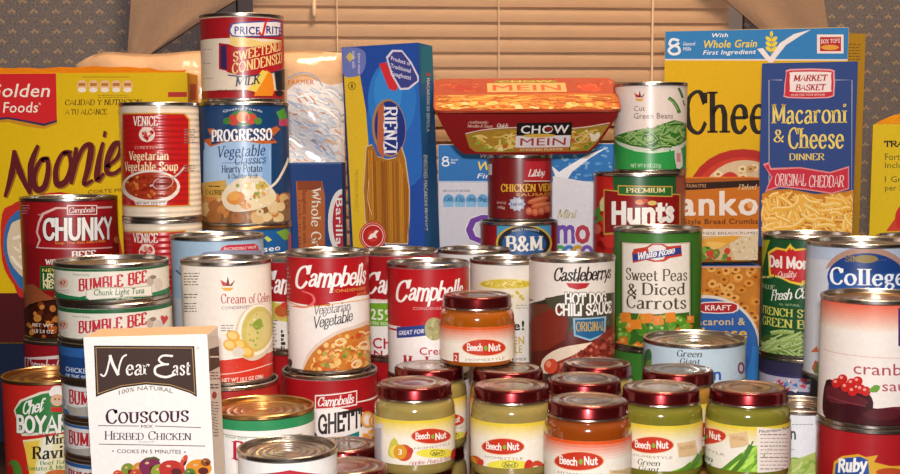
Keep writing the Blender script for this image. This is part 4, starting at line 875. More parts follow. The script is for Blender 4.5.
for i, yy in enumerate((273, 294, 303, 308)): c.small(184, 200 - i, yy, (5, 2, 2, 2)[i], 2.8, '#4a3a3a', .9)
c.ell(255, 332, 20, 29, '#d9c8ae', rot=12); c.ell(256, 330, 18, 26, '#f4ead8', rot=12); c.ell(257, 329, 15.5, 23, '#cdbb68', rot=12); c.ell(258, 330, 12, 19, '#d6c67c', rot=12); c.poly([(252, 324), (260, 318), (262, 326), (256, 330)], '#8aa03c', 2); c.blobs(ellpts(257, 330, 10, 16), 14, .8, 1.8, ['#b4b04a', '#ece2ae', '#9aa84a'])
for x, y in ((233, 336), (240, 345), (230, 345), (247, 352)): c.ell(x, y, 7, 5.6, '#e0a840', rot=25); c.ell(x-.5, y-.6, 4.8, 3.6, '#ecc878', rot=25)
c.ell(238, 352, 6, 5, '#d8cfc0'); c.small(221, 234, 325, 3, 2.6, '#7a6a6a', .9)
c.text('NET WT 10.5 OZ (298g)', 222, 263, 381, 377, '#f4e0d4', bold=1)
c.build('soup_can', 'cream coloured celery soup can with a red base, right of the couscous box', 'soup can', '#efe4d6')
under(c, None, '#b22a24', 'can under the celery soup can', 'soup_can', R=.0385)

# condensed soups with red tops
def brandscript(c, x0, x1, yb, yt, yb1=None, col='#f4efea'):
    w = x1 - x0; yb1 = yb if yb1 is None else yb1; r = (yb1 - yb) / w; h = yb - yt
    c.text('C', x0, x0 + .235*w, yb + h*.06, yt, col, 'script', 1.3, .30, yb1=yb + h*.06)
    c.text('ampbells', x0 + .185*w, x1, yb + r*.2*w, yt + h*.06, col, 'script', 1.5, .30, yb1=yb1)
    c.line([(x1 - .06*w, yt + h*.02 + yb1-yb), (x1 - .075*w, yt + h*.2 + yb1-yb)], h*.09, col)
def campbell(c, cx, sc, y, top=True, words=None, x_name=None):
    pass
c = Can(327.5, 84, 250, 995, base=109.5)
c.band(252, 296, '#b0121b'); c.band(296, 390, '#eee6e0'); c.poly([(284, 294), (300, 297), (322, 303), (340, 301), (356, 296), (374, 294), (374, 280), (284, 280)], '#b0121b', 1)
c.poly([(286, 292), (296, 295), (310, 300), (330, 303), (330, 306), (308, 305), (286, 298)], '#b0121b', 1); c.line([(302, 291), (312, 295), (314, 302), (306, 307), (292, 306)], 3, '#d86a68', 4, taper=.7); c.line([(286, 300), (300, 306), (318, 306), (340, 303), (374, 298)], .9, '#d9a24a', 3)
brandscript(c, 295.5, 366, 286.5, 266.5, 282.5)
c.text('CONDENSED', 330, 365, 291.6, 288.6, '#e0a04a', bold=.4); c.text('SOUP', 357, 366, 295, 292, '#e0a04a')
c.text('Vegetarian', 314.5, 351, 314.6, 305.6, '#3c3a3c', 'script', .1, .15, yb1=309.6); c.text('Vegetable', 314, 353, 328, 317, '#3c3a3c', 'script', .6, .15, yb1=320)
c.small(287, 291, 268, 9, 4, '#e2a8a4', 1.6); c.small(287, 290, 305, 10, 3, '#6a4a4a', 1.4); c.ell(290, 363, 2.4, 4, '#5a3430')
bowl = ellpts(352, 360, 48, 33, rot=-22); c.poly([(302, 378), (304, 362), (314, 346), (334, 332), (352, 326), (376, 323), (376, 385), (302, 385)], '#dcc9b8', 2); c.poly([(304, 380), (307, 362), (318, 347), (336, 335), (354, 329), (376, 327), (376, 374), (350, 377), (320, 380)], '#c97a30', 2)
rg = [(308, 376), (311, 360), (322, 346), (340, 335), (374, 329), (374, 370), (345, 375)]
c.blobs(rg, 90, 1.6, 4, ['#d98f3c', '#c96a24', '#e4ae5a', '#b85c20', '#e8c070']); c.blobs(rg, 16, 1.6, 3, ['#7a8a34', '#a8a040', '#c9402a']); c.worms(rg, 26, 8, 1.8, ['#efc88a', '#e8b46a', '#d9582a']); 
for x, y in ((363, 345), (356, 364), (340, 342)): c.ring(x, y, 4.6, 3, 1.8, '#efd0a0', -20)
c.poly([(352, 372), (372, 366), (376, 366), (376, 378), (340, 380)], '#e9ddd4', 1); c.small(354, 371, 370, 3, 2.4, '#6a5a5a', 1)
c.build('soup_can', 'vegetarian vegetable soup can, red top and white base, standing on the spaghetti can', 'soup can', '#eee6e0', tin=TIN)
mainc = c
u = under(c, .1093, '', None, R=.0385); u.cx, u.w = 329, 100
u.band(380, 404, '#a3141c'); u.band(404, 474, '#eee6e0'); u.poly([(278, 398), (300, 402), (340, 404), (384, 396), (384, 418), (340, 408), (300, 408)], '#a3141c')
u.text('SPA', 286, 316, 432, 418, '#2a2424', 'fat', .3); u.poly([(315, 395), (357, 390), (357, 405), (315, 410)], '#e9dcd6'); u.poly([(316, 396.4), (356, 391.4), (356, 403.8), (316, 408.6)], '#b01c22'); u.text('Campbells', 318, 354, 406, 397.6, '#f4ece8', 'script', 1.2, yb1=402.4)
u.text('SPA', 284, 318, 434, 421, '#2a2424', 'fat', .3); u.text('GHETTI', 318, 362, 433, 416, '#2a2424', 'fat', .3, yb1=425)
for x, y, r_ in ((367.4, 419.5, 5.4), (374, 421, 4)): u.ring(x, y, r_, r_*1.25, 3.2, '#d9963c'); u.ring(x, y, r_*.86, r_*1.1, 1, '#f0c88a')
u.poly([(330, 440), (345, 436), (359, 431), (359, 437), (345, 441), (334, 444)], '#1f7a74'); u.blobs([(360, 432), (377, 428), (377, 446), (360, 450)], 18, 1.6, 3.2, ['#e0963c', '#c9702a', '#efb870'])
u.rect(320, 445, 380, 474, '#c94a2a')
u.build('spaghetti_can', 'red and white ring-shaped spaghetti can directly under the vegetarian vegetable soup can', 'can', '#eee6e0')

c = Can(297, 80, 255, 1100, base=110)
c.band(256, 302, '#a5121a'); c.band(302, 380, '#ece2d8'); brandscript(c, 262, 326, 292, 272); c.poly([(268, 298), (276, 303), (288, 304), (288, 322), (268, 318)], '#c9c24a', 1)
c.ell(282, 312, 9, 8, '#cfae5c'); c.ell(282, 311, 7, 6, '#b85c28'); c.ell(286, 305, 5, 3, '#c8382a'); c.small(281, 286, 330, 6, 4, '#2a2422', 3); c.ell(283, 362, 9, 12, '#8a2418'); c.blobs(ellpts(283, 362, 8, 11), 20, 1, 2.4, ['#b8402a', '#5c1810', '#c9743a']); c.small(272, 278, 320, 8, 3.4, '#8a6a5a', 1)
c.build('soup_can', 'red topped soup can in the gap between the celery and vegetarian vegetable cans', 'soup can', '#ece2d8')
under(c, None, '#a5121a', 'can under the soup can in the gap behind the celery soup', 'soup_can')
c = Can(398, 80, 249, 1120, base=100)
c.band(250, 302, '#a5121a'); c.band(300, 400, '#ece6e0'); brandscript(c, 366, 430, 292, 273); c.text('CONDENSED', 373, 410, 302, 299, '#e2a8a0', bold=.3)
c.poly([(358, 304), (372, 303), (388, 303), (404, 305), (404, 327), (388, 326), (370, 326), (358, 326)], '#6fa52a'); c.text('25%', 371, 395, 320, 309, '#e6eed0', bold=1.6); c.text('LESS SODIUM', 371, 400, 325, 322, '#e6eed0', bold=1)
c.text('Chicken', 373, 426, 349, 338, '#b8222c', bold=1.5); c.text('Noodle', 374, 420, 361.4, 350.6, '#b8222c', bold=1.5); c.text('SOUP', 374, 412, 374, 364.4, '#2a2626', bold=1.8); c.ell(396, 362, 6, 7, '#c97a34')
c.build('soup_can', 'chicken noodle soup can with a green 25 band, between the two big red labels', 'soup can', '#ece6e0')
under(c, None, '#a5121a', 'can under the chicken noodle soup can', 'soup_can')
c = Can(428, 83, 261, 1040, base=96)
c.band(262, 328, '#b3121b'); c.band(328, 400, '#eee6e2'); c.line([(386, 327), (428, 331), (470, 327)], 2, '#b3121b')
brandscript(c, 396, 463, 300, 281, 297); c.text('CONDENSED', 413, 446, 310, 307, '#d9a0a0', bold=.3)
c.poly([(397, 327), (430, 324), (430, 335), (397, 338)], '#2a3f86'); c.text('GREAT FOR', 399, 424, 335, 330.6, '#e6e4ec', bold=1.4, shear=.15, yb1=333); c.ell(434, 329, 9.5, 11.5, '#a8a06c'); c.blobs(ellpts(434, 329, 8, 10), 18, .8, 2, ['#8f8856', '#bfb884', '#9a935e'])
c.text('Cream of', 419.5, 462, 354.4, 346.6, '#b32a34', 'sans', 1.2); c.text('Mushroom', 403, 460, 370.6, 356.4, '#a5121c', 'serif', 2.2)
c.build('soup_can', 'cream of mushroom soup can, big red label, left of the orange jar', 'soup can', '#eee6e2')
under(c, None, '#eee6e2', 'can under the cream of mushroom soup can', 'soup_can')
c = Can(474, 74, 248, 1165, base=100); c.band(252, 380, '#e4dfdc'); c.build('food_can', 'pale can whose lid shows above the red mushroom soup label', 'can', '#e4dfdc'); under(c, None, '#e4dfdc', 'can under the pale can behind the mushroom soup', 'food_can')
c = Can(508, 77, 258, 1100, base=96)
c.poly([(477, 283), (478, 296), (486, 306), (502, 310), (520, 308), (530, 300), (534, 283)], '#e6dcc2', 2); c.ell(506, 284, 29, 6, '#eadfae'); c.ell(506, 284, 26, 4.6, '#d6bf3e'); c.worms(ellpts(506, 284, 25, 4), 26, 6, 1.1, ['#e8d670', '#c2a52a', '#efe294']); c.blobs([(510, 292), (528, 292), (528, 299), (510, 299)], 5, 1.4, 2, ['#d0b83c']); c.small(516, 530, 305, 2, 2.6, '#a8a09a', .8)
c.text('Lunch time', 484, 515, 330, 321, '#2a2420', bold=1); c.text('e!', 513, 524, 330, 320.6, '#241e1a', bold=2); c.text('CHICKEN', 486, 524, 344.4, 336.6, '#c9a92e', bold=1.6); c.text('NOODLE', 490, 522, 353, 345.4, '#c9a92e', bold=1.6); c.text('SOUP MIX', 496, 527, 361, 358, '#5a5040')
c.build('soup_can', 'white soup can with a drawn yellow noodle bowl behind the orange jar', 'soup can', '#eae2d6')
under(c, None, '#e8e2dc', 'can under the white noodle bowl can', 'soup_can')

# hot dog chili sauce
c = Can(572, 87, 255, 1050, base=95)
c.band(256, 303, '#e8ddd2'); c.band(303, 390, '#5c2018'); c.poly([(528, 303), (545, 298), (560, 294), (570, 294), (572, 300), (556, 303), (540, 308), (528, 309)], '#e8ddd2', 1)
c.poly([(526, 306), (540, 301), (556, 296), (572, 293), (618, 293), (618, 320), (526, 330)], '#3a3428', 1); c.rect(526, 304, 556, 326, '#6a3a2a'); c.poly([(528, 326), (556, 318), (556, 345), (528, 360)], '#5a1f18'); c.poly([(545, 298), (575, 293), (618, 292), (618, 330), (552, 312)], '#4a4836')
c.poly([(530, 322), (545, 312), (565, 308), (565, 340), (530, 352)], '#7a2a1c', 2)
c.text('Castleberrys', 554, 611, 280.5, 268, '#241c1c', 'script', 1.4, .25, yb1=277.5); c.poly([(566, 283), (590, 283), (586, 288), (577, 289.6), (569, 287.4)], '#b8242a', 1)
c.text('HOT DOG', 565, 606, 303.6, 293.2, '#f4eee6', 'fat', .5, out='#2a2018', ow=.12, yb1=303); c.text('CHILI SAUCE', 555.5, 611, 314.8, 304.4, '#f4eee6', 'fat', .5, out='#2a2018', ow=.12)
c.poly([(573, 318), (606, 316), (605, 334), (590, 341), (574, 336)], '#8fb4c9'); c.poly([(575, 319.6), (604, 317.8), (603.4, 333), (590, 339), (575.6, 334.6)], '#1f5f8e'); c.text('ORIGINAL', 576, 604, 331, 322, '#c9a83e', 'serif', 1.0, yb1=330)
c.poly([(541, 366), (546, 356), (560, 348), (580, 344), (610, 340), (616, 350), (600, 362), (586, 372), (580, 388), (545, 385)], '#e2cdb4', 2); c.poly([(548, 372), (556, 362), (580, 352), (604, 332), (618, 326), (618, 356), (600, 366), (570, 376), (552, 382)], '#8a2e20', 2)
c.blobs([(554, 368), (576, 354), (604, 336), (616, 332), (616, 352), (600, 362), (570, 372), (556, 376)], 120, 1.2, 2.8, ['#a33e2c', '#7a2418', '#b85440', '#5e1810', '#c26a54']); c.ell(551, 366, 6.6, 7.6, '#c94a2c', rot=20); c.ell(549, 364, 2.6, 3.4, '#e08a6a')
c.build('chili_sauce_can', 'hot dog chili sauce can with a hot dog picture, behind the baby food jars', 'can', '#5c2018')
under(c, None, '#5c2018', 'can under the hot dog chili sauce can', 'food_can')

# small stacked cans under the noodle tray
c = Can(519, 78, 220, 1225, base=112)
c.band(221, 340, '#8e1018'); c.poly([(497, 222), (551, 222), (551, 262), (497, 262)], '#4a9ac0'); c.ell(524, 243, 28, 18.5, '#d9b23e'); c.ell(524, 243, 26, 17, '#1f2430'); c.ell(524, 244, 22, 13.5, '#2a5a94'); c.rect(498, 240, 550, 262, '#1f2430') if False else None
c.text('FAMILY FAVORITE', 512, 539, 232.4, 230, '#c9cfd8', bold=.6, arc=.8); c.text('B&M', 505, 543, 250.6, 236.6, '#f2ece2', 'serif', 1.6)
c.build('bean_can', 'dark red and blue can with an oval name plate under the sausage can', 'can', '#8e1018')
under(c, None, '#8e1018', 'can under the dark red and blue oval plate can', 'food_can')
v = Can(520, 65.5, 154.5, 1225, base=c.top*1000)
v.band(159, 226, '#7a1212'); v.rect(484, 164, 492, 175, '#efe6dc'); v.rect(524.5, 161, 550, 181, '#b8202a'); v.rect(526, 162, 546, 180, '#c22a34'); v.text('Libby', 528, 545, 176, 169.6, '#f4e6dc', 'script', 1.4); v.line([(524, 181), (550, 181)], 1, '#e9d0c0')
v.text('CHICKEN VIENNA', 501, 552, 191.6, 184.2, '#e8b43c', 'serif', 1.6); v.text('SAUSAGE', 516, 550, 196, 193, '#e8a43c', bold=.6)
v.ell(517, 204, 7, 6, '#c0c4cc'); v.text('NEW', 511, 523, 206, 202.6, '#3a4a8a', bold=1); 
for i in range(10): a = i * 36; v.ell(517 + 7*math.cos(math.radians(a)), 204 + 6*math.sin(math.radians(a)), 1.4, 1.3, '#a8b4cc', n=8)
for x, y, r_, ro in ((538, 200, 11, -14), (541, 205, 10, -10)): v.ell(x, y, r_, 3.2, '#c9633c', rot=ro); v.ell(x, y-.8, r_*.8, 1.2, '#dd8860', rot=ro)
for x, y in ((529, 211), (535, 212), (541, 211), (547, 209)): v.ell(x, y, 3.6, 4, '#c2583a'); v.ell(x, y-.6, 2.3, 2.4, '#d67f5c')
v.text('NET WT 5 OZ', 497, 506, 204, 201.6, '#e6d8cc'); v.text('142g', 498, 505, 208.6, 206, '#e6d8cc'); v.rect(488, 216, 552, 219, '#c9a27a') if False else None
v.build('sausage_can', 'small dark red chicken vienna sausage can under the noodle tray', 'can', '#7a1212'); vienna = v; v2 = v

# green beans on tomatoes
c = Can(639.5, 92, 172, 1215, base=141)
c.band(173, 330, '#1f5c2e'); c.rect(578, 172, 613, 270, '#b81c1a'); c.rect(676, 172, 706, 270, '#9a4a3a')
c.poly([(588, 180), (600, 176), (612, 182), (614, 204), (604, 212), (590, 206)], '#c92420', 3); c.ell(599, 236, 12, 15, '#c4221c'); c.ell(610, 234, 9, 14, '#cf3026'); c.ell(597, 229, 4, 5, '#e0705c'); c.poly([(592, 216), (598, 208), (603, 200), (604, 214), (608, 222), (598, 224)], '#4f9a34', 2); c.poly([(600, 202), (606, 196), (606, 212), (602, 214)], '#dfe0a4', 2); c.blobs([(590, 205), (606, 205), (606, 250), (588, 250)], 10, 2, 4, ['#b01c16', '#d8412f', '#8f1210'])
c.poly([(604, 189), (680, 194), (680, 226), (604, 235)], '#c9a04a'); c.poly([(605, 190.4), (679, 195.2), (679, 225), (605, 233)], '#8f1418')
c.poly([(618, 185), (672, 186), (672, 197), (618, 195)], '#c9a04a'); c.poly([(619, 186.2), (671, 187.2), (671, 195.8), (619, 193.8)], '#2a6a30'); c.text('PREMIUM', 626, 665, 192.6, 188, '#e6d49a', 'serif', 1.2)
c.ell(640, 202, 5, 2.6, '#d98a4a'); c.ell(652, 203, 4.6, 2.4, '#d9bc6a'); c.ell(645, 200.6, 3, 2, '#c94a2a')
c.text('Hunts', 612, 674, 222.4, 203.5, '#f4eee8', 'fat', .9, out='#5a0c10', ow=.05, yb1=220); c.text("'", 665, 667, 211, 204, '#f4eee8', 'fat', .6); c.text('DICED TOMATOES', 618, 664, 230, 226.6, '#efdcd2', 'serif', 1)
c.build('tomato_can', 'red and green tomato can under the cut green beans can', 'can', '#1f5c2e')
under(c, None, '#8f1418', 'can under the red and green tomato can', 'food_can')
g = Can(650.8, 73.5, 83.5, 1215, base=c.top*1000)
g.band(84, 180, '#ecdcd2'); g.band(150, 180, '#2f9a48')
g.poly([(610, 128), (616, 142), (632, 150), (650, 152.5), (670, 150), (684, 144), (692, 136), (692, 178), (610, 178)], '#2f9a48', 1); g.poly([(612, 134), (618, 144), (634, 151), (652, 153.5), (672, 151), (686, 145), (690, 140), (690, 138), (672, 148), (652, 151), (634, 148), (620, 142)], '#cfe0c4', 1)
rg = [(614, 138), (624, 133), (636, 130), (652, 128), (662, 124), (674, 120), (686, 124), (687, 138), (676, 146), (652, 149), (632, 146), (620, 142)]
g.poly(rg, '#3a7a28', 1); g.worms(rg, 120, 13, 3, ['#4a7f30', '#5f9440', '#3a6c26', '#7ba855', '#2f5a20'], ang=(-20, 35), bend=.2, hi='#9cb878')
g.line([(668.5, 98), (673, 101), (677, 107), (679.5, 113)], 3.6, '#4a7f38'); g.line([(669, 99), (674, 103), (678, 110)], 1, '#9cb878'); g.line([(678.5, 88), (681, 93), (682.6, 98)], 2.4, '#447634'); g.line([(683, 100), (684.4, 106)], 1.4, '#4a7f38')
leafmark(g, 639.5, 97.5, 1.15); g.text('Cut', 634, 645, 111, 105.6, '#7a6a5a', 'sans', .2); g.text('Green Beans', 634, 673, 118.6, 112.6, '#7a6a5a', 'sans', .2)
g.text('NET WT 8 OZ (227g)', 631, 661, 167.4, 163.6, '#cfe6cc', bold=.8); g.poly([(674, 148), (680, 147), (682, 166), (676, 168)], '#dcd0cc', 2); g.rect(676, 153, 680, 162, '#c98a8a')
g.build('green_bean_can', 'small cut green beans can standing on top of the tomato can', 'can', '#ecdcd2')

# sweet peas and carrots
c = Can(658, 88.5, 227, 1130, base=105)
c.band(228, 370, '#3f7a2c'); c.rect(620, 241, 692, 372, '#2f5c24'); c.rect(622, 242, 690, 372, '#c9bba0'); c.rect(623.4, 243.4, 688.6, 372, '#efe6d8')
c.rect(623, 312, 689, 372, '#3f6a24'); c.rect(612, 312, 702, 372, '#3a6a26')
rg = [(614, 317), (624, 312), (640, 318), (655, 313), (672, 318), (690, 315), (700, 320), (700, 360), (614, 360)]
for i in range(90):
    x = random.uniform(617, 700); y = random.uniform(317, 362)
    if random.random() < .55:
        r_ = random.uniform(4.4, 5.6); g_ = random.choice(['#5f9a2c', '#78b03a', '#4a8422']); c.ell(x, y, r_, r_, g_, n=14); c.ell(x-1.2, y-1.4, 1.8, 1.6, '#b4d66a', n=8)
    else:
        a = random.uniform(0, 90); k_ = random.uniform(5, 6.6); P4 = [(x + k_*math.cos(math.radians(a+q)), y + k_*math.sin(math.radians(a+q))) for q in (45, 135, 225, 315)]; c.poly(P4, random.choice(['#e8862a', '#dd7420', '#f09a3c']), 1); c.poly([(x + (p[0]-x)*.5 - .8, y + (p[1]-y)*.5 - .8) for p in P4], '#f4ae5a')
for x, y in ((626, 317), (646, 318), (670, 317), (658, 320), (636, 324)): c.poly([(x-5.4, y-4), (x+4.6, y-5), (x+6, y+4.4), (x-4.4, y+5.4)], '#ea8a2c', 1)
c.poly([(632, 253), (634, 249), (646, 247), (652, 243.6), (662, 243.6), (668, 246.4), (681, 245), (682, 256), (670, 258), (664, 261.6), (654, 262), (646, 260), (633, 263)], '#c8402e'); c.poly([(648, 248), (653, 245), (661, 245), (666, 247.4), (664, 259), (656, 260.4), (650, 259)], '#e8e0dc', 1)
c.poly([(633, 254), (681, 247), (681, 253.6), (633, 261)], '#2b3f8a'); c.text('White Rose', 638, 675, 259.4, 253, '#f2eeee', 'script', 2, .2, yb1=252.6)
c.text('Sweet Peas', 626, 687, 281, 269.4, '#4a3f28', 'serif', .5); c.text('&', 627.5, 637, 294.6, 284, '#4a3f28', 'serif', .8); c.text('Diced', 641.6, 685, 295, 283.4, '#4a3f28', 'serif', .5); c.text('Carrots', 626.6, 686, 309.2, 296.6, '#4a3f28', 'serif', .5)
c.build('vegetable_can', 'sweet peas and diced carrots can with a green and cream label', 'can', '#3f7a2c')
under(c, None, '#3f7a2c', 'can under the sweet peas and carrots can', 'vegetable_can')

# squat pale can in front of it
c = Can(694.5, 102, 337, 1030, base=92)
c.band(340, 420, '#c5d9e4'); c.text('Green', 677, 702, 357, 350.6, '#3c3a34', 'serif', .7, .2); c.text('Giant', 680, 700, 364, 358.6, '#3c3a34', 'serif', .7, .2); c.poly([(645, 352), (650, 349), (652, 358), (648, 372), (644, 366)], '#3f7a4a', 2); c.poly([(646, 362), (652, 360), (650, 372), (646, 374)], '#7a9a4a', 2)
c.text('n', 713, 721, 380, 367, '#2a5fae', bold=1.6); c.text('Sweet Cor', 664, 711, 380, 367, '#2a5fae', bold=1.6); c.ell(741, 368, 3.4, 6, '#8a4a7a'); c.ell(741, 368, 1.8, 3.6, '#e0d4e0')
c.build('corn_can', 'squat pale blue can with a wide silver lid behind the silver-lidded jar', 'can', '#c5d9e4')
under(c, None, '#c5d9e4', 'can under the squat pale blue can', 'food_can')

# french style green beans
c = Can(807, 88, 233, 1100, base=101)
c.band(236, 400, '#174f2a'); c.poly([(762, 240), (770, 240), (764, 262), (762, 270)], '#b8b42c'); c.rect(760, 274, 775, 281, '#174f2a'); c.small(762, 772, 276, 1, 2, '#d9cf7a', 2)
c.poly([(768, 252), (776, 247), (786, 249), (790, 244), (795, 249), (812, 247), (830, 247), (834, 254), (832, 274), (814, 277), (802, 286), (790, 283), (780, 278), (769, 276)], '#e6c33a', 1); c.poly([(769.6, 254), (777, 249.4), (787, 251), (790.4, 247), (795, 251), (812, 249.2), (828, 249), (831, 255), (830, 272), (813, 275), (801, 283), (791, 281), (780, 276), (771, 274)], '#c4262a', 1)
c.text('Del Monte', 769.5, 822, 268, 258, '#f4e8e0', 'fat', .7); c.text('Quality', 778, 797, 278, 271.6, '#f4e0d8', 'script', .5, yb1=277); c.poly([(789, 247), (790.4, 243), (792, 247), (795, 248), (791, 250), (787, 248)], '#e6c33a')
c.text('Fresh Cut', 771, 812, 300, 290.4, '#f0efe6', 'script', 1.2, .3, yb1=297); c.text('VALUE', 762, 775, 289, 284.6, '#b8c89a', 'serif', .3); c.text('SIZE', 800, 812, 289, 284.6, '#b8c89a', 'serif', .3); c.text('ALL NATURAL', 779, 800, 306, 303.6, '#a8c49a')
c.text('FRENCH STYLE', 762.6, 830, 317.4, 309.6, '#d4cf66', 'serif', .8); c.text('GREEN BEANS', 762.6, 836, 328.6, 320.4, '#d4cf66', 'serif', .8)
c.poly([(760, 338), (775, 333), (800, 331), (840, 335), (840, 366), (760, 366)], '#42602a', 1); c.worms([(760, 336), (775, 332), (800, 331), (832, 334), (836, 366), (760, 366)], 120, 26, 4.2, ['#7d9a4a', '#94ac5c', '#5f7f36', '#a4ba70', '#4c6c2c'], ang=(-16, 28), bend=.15, hi='#b9cc88')
c.rect(760, 364, 840, 376, '#1c3420')
c.build('green_bean_can', 'green french style green beans can with a red and yellow shield emblem', 'can', '#174f2a')
u = under(c, None, '', None); u.cx, u.w = 807, 88
u.band(376, 379, '#3a3560'); u.band(379, 392, '#b8b2c4'); u.band(392, 470, '#34304e')
for i in range(40): x = random.uniform(764, 848); y = random.uniform(379, 391); u.poly([(x, y), (x+random.uniform(3, 8), y-2), (x+random.uniform(2, 6), y+2.4)], random.choice(['#c43a44', '#3f7ab8', '#c43a44', '#e4dfe8', '#7a4a8a', '#4f8fc4']))
u.build('food_can', 'can with a red, white and blue patterned rim strip under the french green beans', 'can', '#34304e')

# broth can
c = Can(862, 108, 240, 985, base=103)
c.band(240, 400, '#ccd0d8'); c.band(240, 262, '#b4c0d4'); c.poly([(826, 400), (826, 300), (832, 266)] + ellpts(866, 274, 41, 27, n=14, a0=190, a1=350) + [(908, 300), (908, 400)], '#b08a7a'); 
c.poly(ellpts(866, 277, 38.6, 24, n=30), '#1d3f7e'); c.rect(829, 272, 903, 300, '#24549a'); c.text('SINCE 1923', 845, 886, 262, 256, '#8f7a44', 'serif', 1); c.ell(866, 259, 12, 4, '#8f7a44')
c.text('College Inn', 830, 918, 285.4, 269, '#f2f4f6', 'serif', 1.1); 
c.poly([(812, 368), (815, 360), (818, 362), (815, 376)], '#b8542c', 1); c.poly([(811, 352), (817, 346), (819, 352)], '#c9602c'); c.poly([(814, 372), (818, 360), (820, 378)], '#5f7a34')
c.band(384, 396, '#1f1c20')
c.build('broth_can', 'pale broth can with a blue oval plate behind the cranberry sauce can', 'can', '#ccd0d8')
under(c, None, '#2a2428', 'can under the pale broth can', 'food_can', R=.037)
c = Can(922, 88, 235, 1110, base=100); c.band(236, 400, '#c9c2b4'); c.build('food_can', 'can at the right edge, its lid in front of the yellow box', 'can', '#c9c2b4'); under(c, None, '#c9c2b4', 'can under the can at the right edge', 'food_can')
c = Can(800, 79, 403, 945, base=0)
c.band(404, 480, '#e6e8ea'); c.text('Corn', 770, 796, 438, 425, '#2c4430', bold=1.6); c.text('n', 787.4, 796.6, 437.6, 428, '#24402a', bold=2) if False else None; c.small(792, 815, 424, 1, 2, '#8a949a', .8); c.small(790, 797, 449, 1, 3, '#8a949a', .8)
c.poly([(780, 462), (796, 459), (815, 452), (840, 446), (840, 480), (780, 480)], '#b4c468', 1); c.worms([(786, 462), (820, 452), (838, 450), (838, 476), (786, 476)], 16, 16, 2, ['#8fb04a', '#cdd88a', '#a3be5c'], ang=(-30, 12))
c.build('vegetable_can', 'white can with a pale rusty lid between the rightmost jar and cranberry stack', 'can', '#e6e8ea', lidm=PINKLID)

# cranberry sauce on a red can
c = Can(876, 107, 294, 875, base=92)
n = 12
for i in range(n): 
    t = i / (n-1); col = [a + (b_-a)*t for a, b_ in zip((222, 92, 62), (238, 222, 206))]; c.band(302 + i*2.6, 302 + (i+1)*2.6 + .4, '#%02x%02x%02x' % tuple(int(q) for q in col))
c.band(333, 440, '#eee2d8')
c.line([(824, 349), (870, 357), (900, 358)], .6, '#d9a89a'); c.rect(898, 308, 912, 346, '#4f2a6a')
c.text('cranberry', 853.5, 926, 375.4, 363, '#b04a5c', 'sans', .1); c.text('sauce', 882, 918, 391, 380, '#b04a5c', 'sans', .1)
c.poly([(824, 392), (826, 383), (830, 379), (850, 386), (866, 392), (872, 398), (873, 408), (864, 420), (862, 430), (850, 432), (836, 424), (826, 418), (823, 408)], '#3a1018', 2); c.poly([(826, 392), (829, 385), (848, 392), (864, 398), (868, 404), (850, 404), (830, 402)], '#5e2028', 2); c.line([(828, 396), (846, 402), (866, 406)], 1.4, '#7a3038', 3)
c.poly([(856, 424), (862, 412), (874, 408), (890, 410), (912, 406), (914, 428), (900, 440), (880, 443), (862, 440), (857, 432)], '#421219', 2); c.ell(890, 411, 20, 4, '#6a2630', rot=-6); c.poly([(862, 414), (880, 408), (900, 410), (896, 418), (876, 420)], '#561a22', 2)
for x, y in ((837, 383), (843, 379), (846, 387), (852, 383), (858, 381), (861, 389), (853, 391), (866, 391)): c.ell(x, y, 4.8, 4.8, '#c42420'); c.ell(x-1.2, y-1.6, 1.7, 1.5, '#f0988a')
c.poly([(869, 391), (874, 385), (880, 386), (877, 392)], '#6a9a34', 2)
c.build('cranberry_can', 'cranberry sauce can with orange shaded top and jelly picture, on a red can', 'can', '#eedfcf', lidm=GOLD)
u = under(c, None, '', None); u.cx, u.w = 876, 107
u.band(446, 480, '#a81a20'); u.poly([(832, 480), (834, 462), (842, 456), (858, 454), (866, 457), (878, 455), (874, 462), (890, 466), (915, 464), (915, 480)], '#d9a42c', 1); u.poly([(834, 480), (836, 464), (844, 458), (860, 456.6), (868, 460), (870, 480)], '#2a4f9a', 1); u.text('Ruby', 838, 868, 471, 459.6, '#f2eee6', 'fat', .9, .1, yb1=469.6); u.ell(890, 472, 14, 4, '#b84a24')
u.build('fruit_can', 'red can with a blue and yellow name plate at the lower right corner', 'can', '#a81a20')

# low cans at the front left
c = Can(262, 105, 405, 885, base=0)
c.band(400, 431, '#2f8a56'); c.band(431, 480, '#ece6e0'); c.rect(222, 433, 302, 480, '#b0a89a'); c.rect(223.4, 434.4, 301, 480, '#f0eae4'); c.text('Premium Quality', 226, 247, 439, 436, '#4a8a6a'); c.text('BUSH', 232, 290, 460, 442, '#b0243a', 'serif', 1.4); c.rect(208, 426, 219, 480, '#2f8a56')
c.build('bean_can', 'green and white can with a gold lid between the couscous box and spaghetti can', 'can', '#2f8a56', tin=GOLD, rings=4)
c = Can(287.5, 100.5, 446, 800, base=0)
c.band(448, 480, '#efeae4'); c.poly([(250, 480), (256, 474), (290, 470), (322, 474), (330, 480)], '#b82a3a', 1)
c.build('food_can', 'silver topped white can nearest the front, right of the couscous box', 'can', '#efeae4', rings=4)

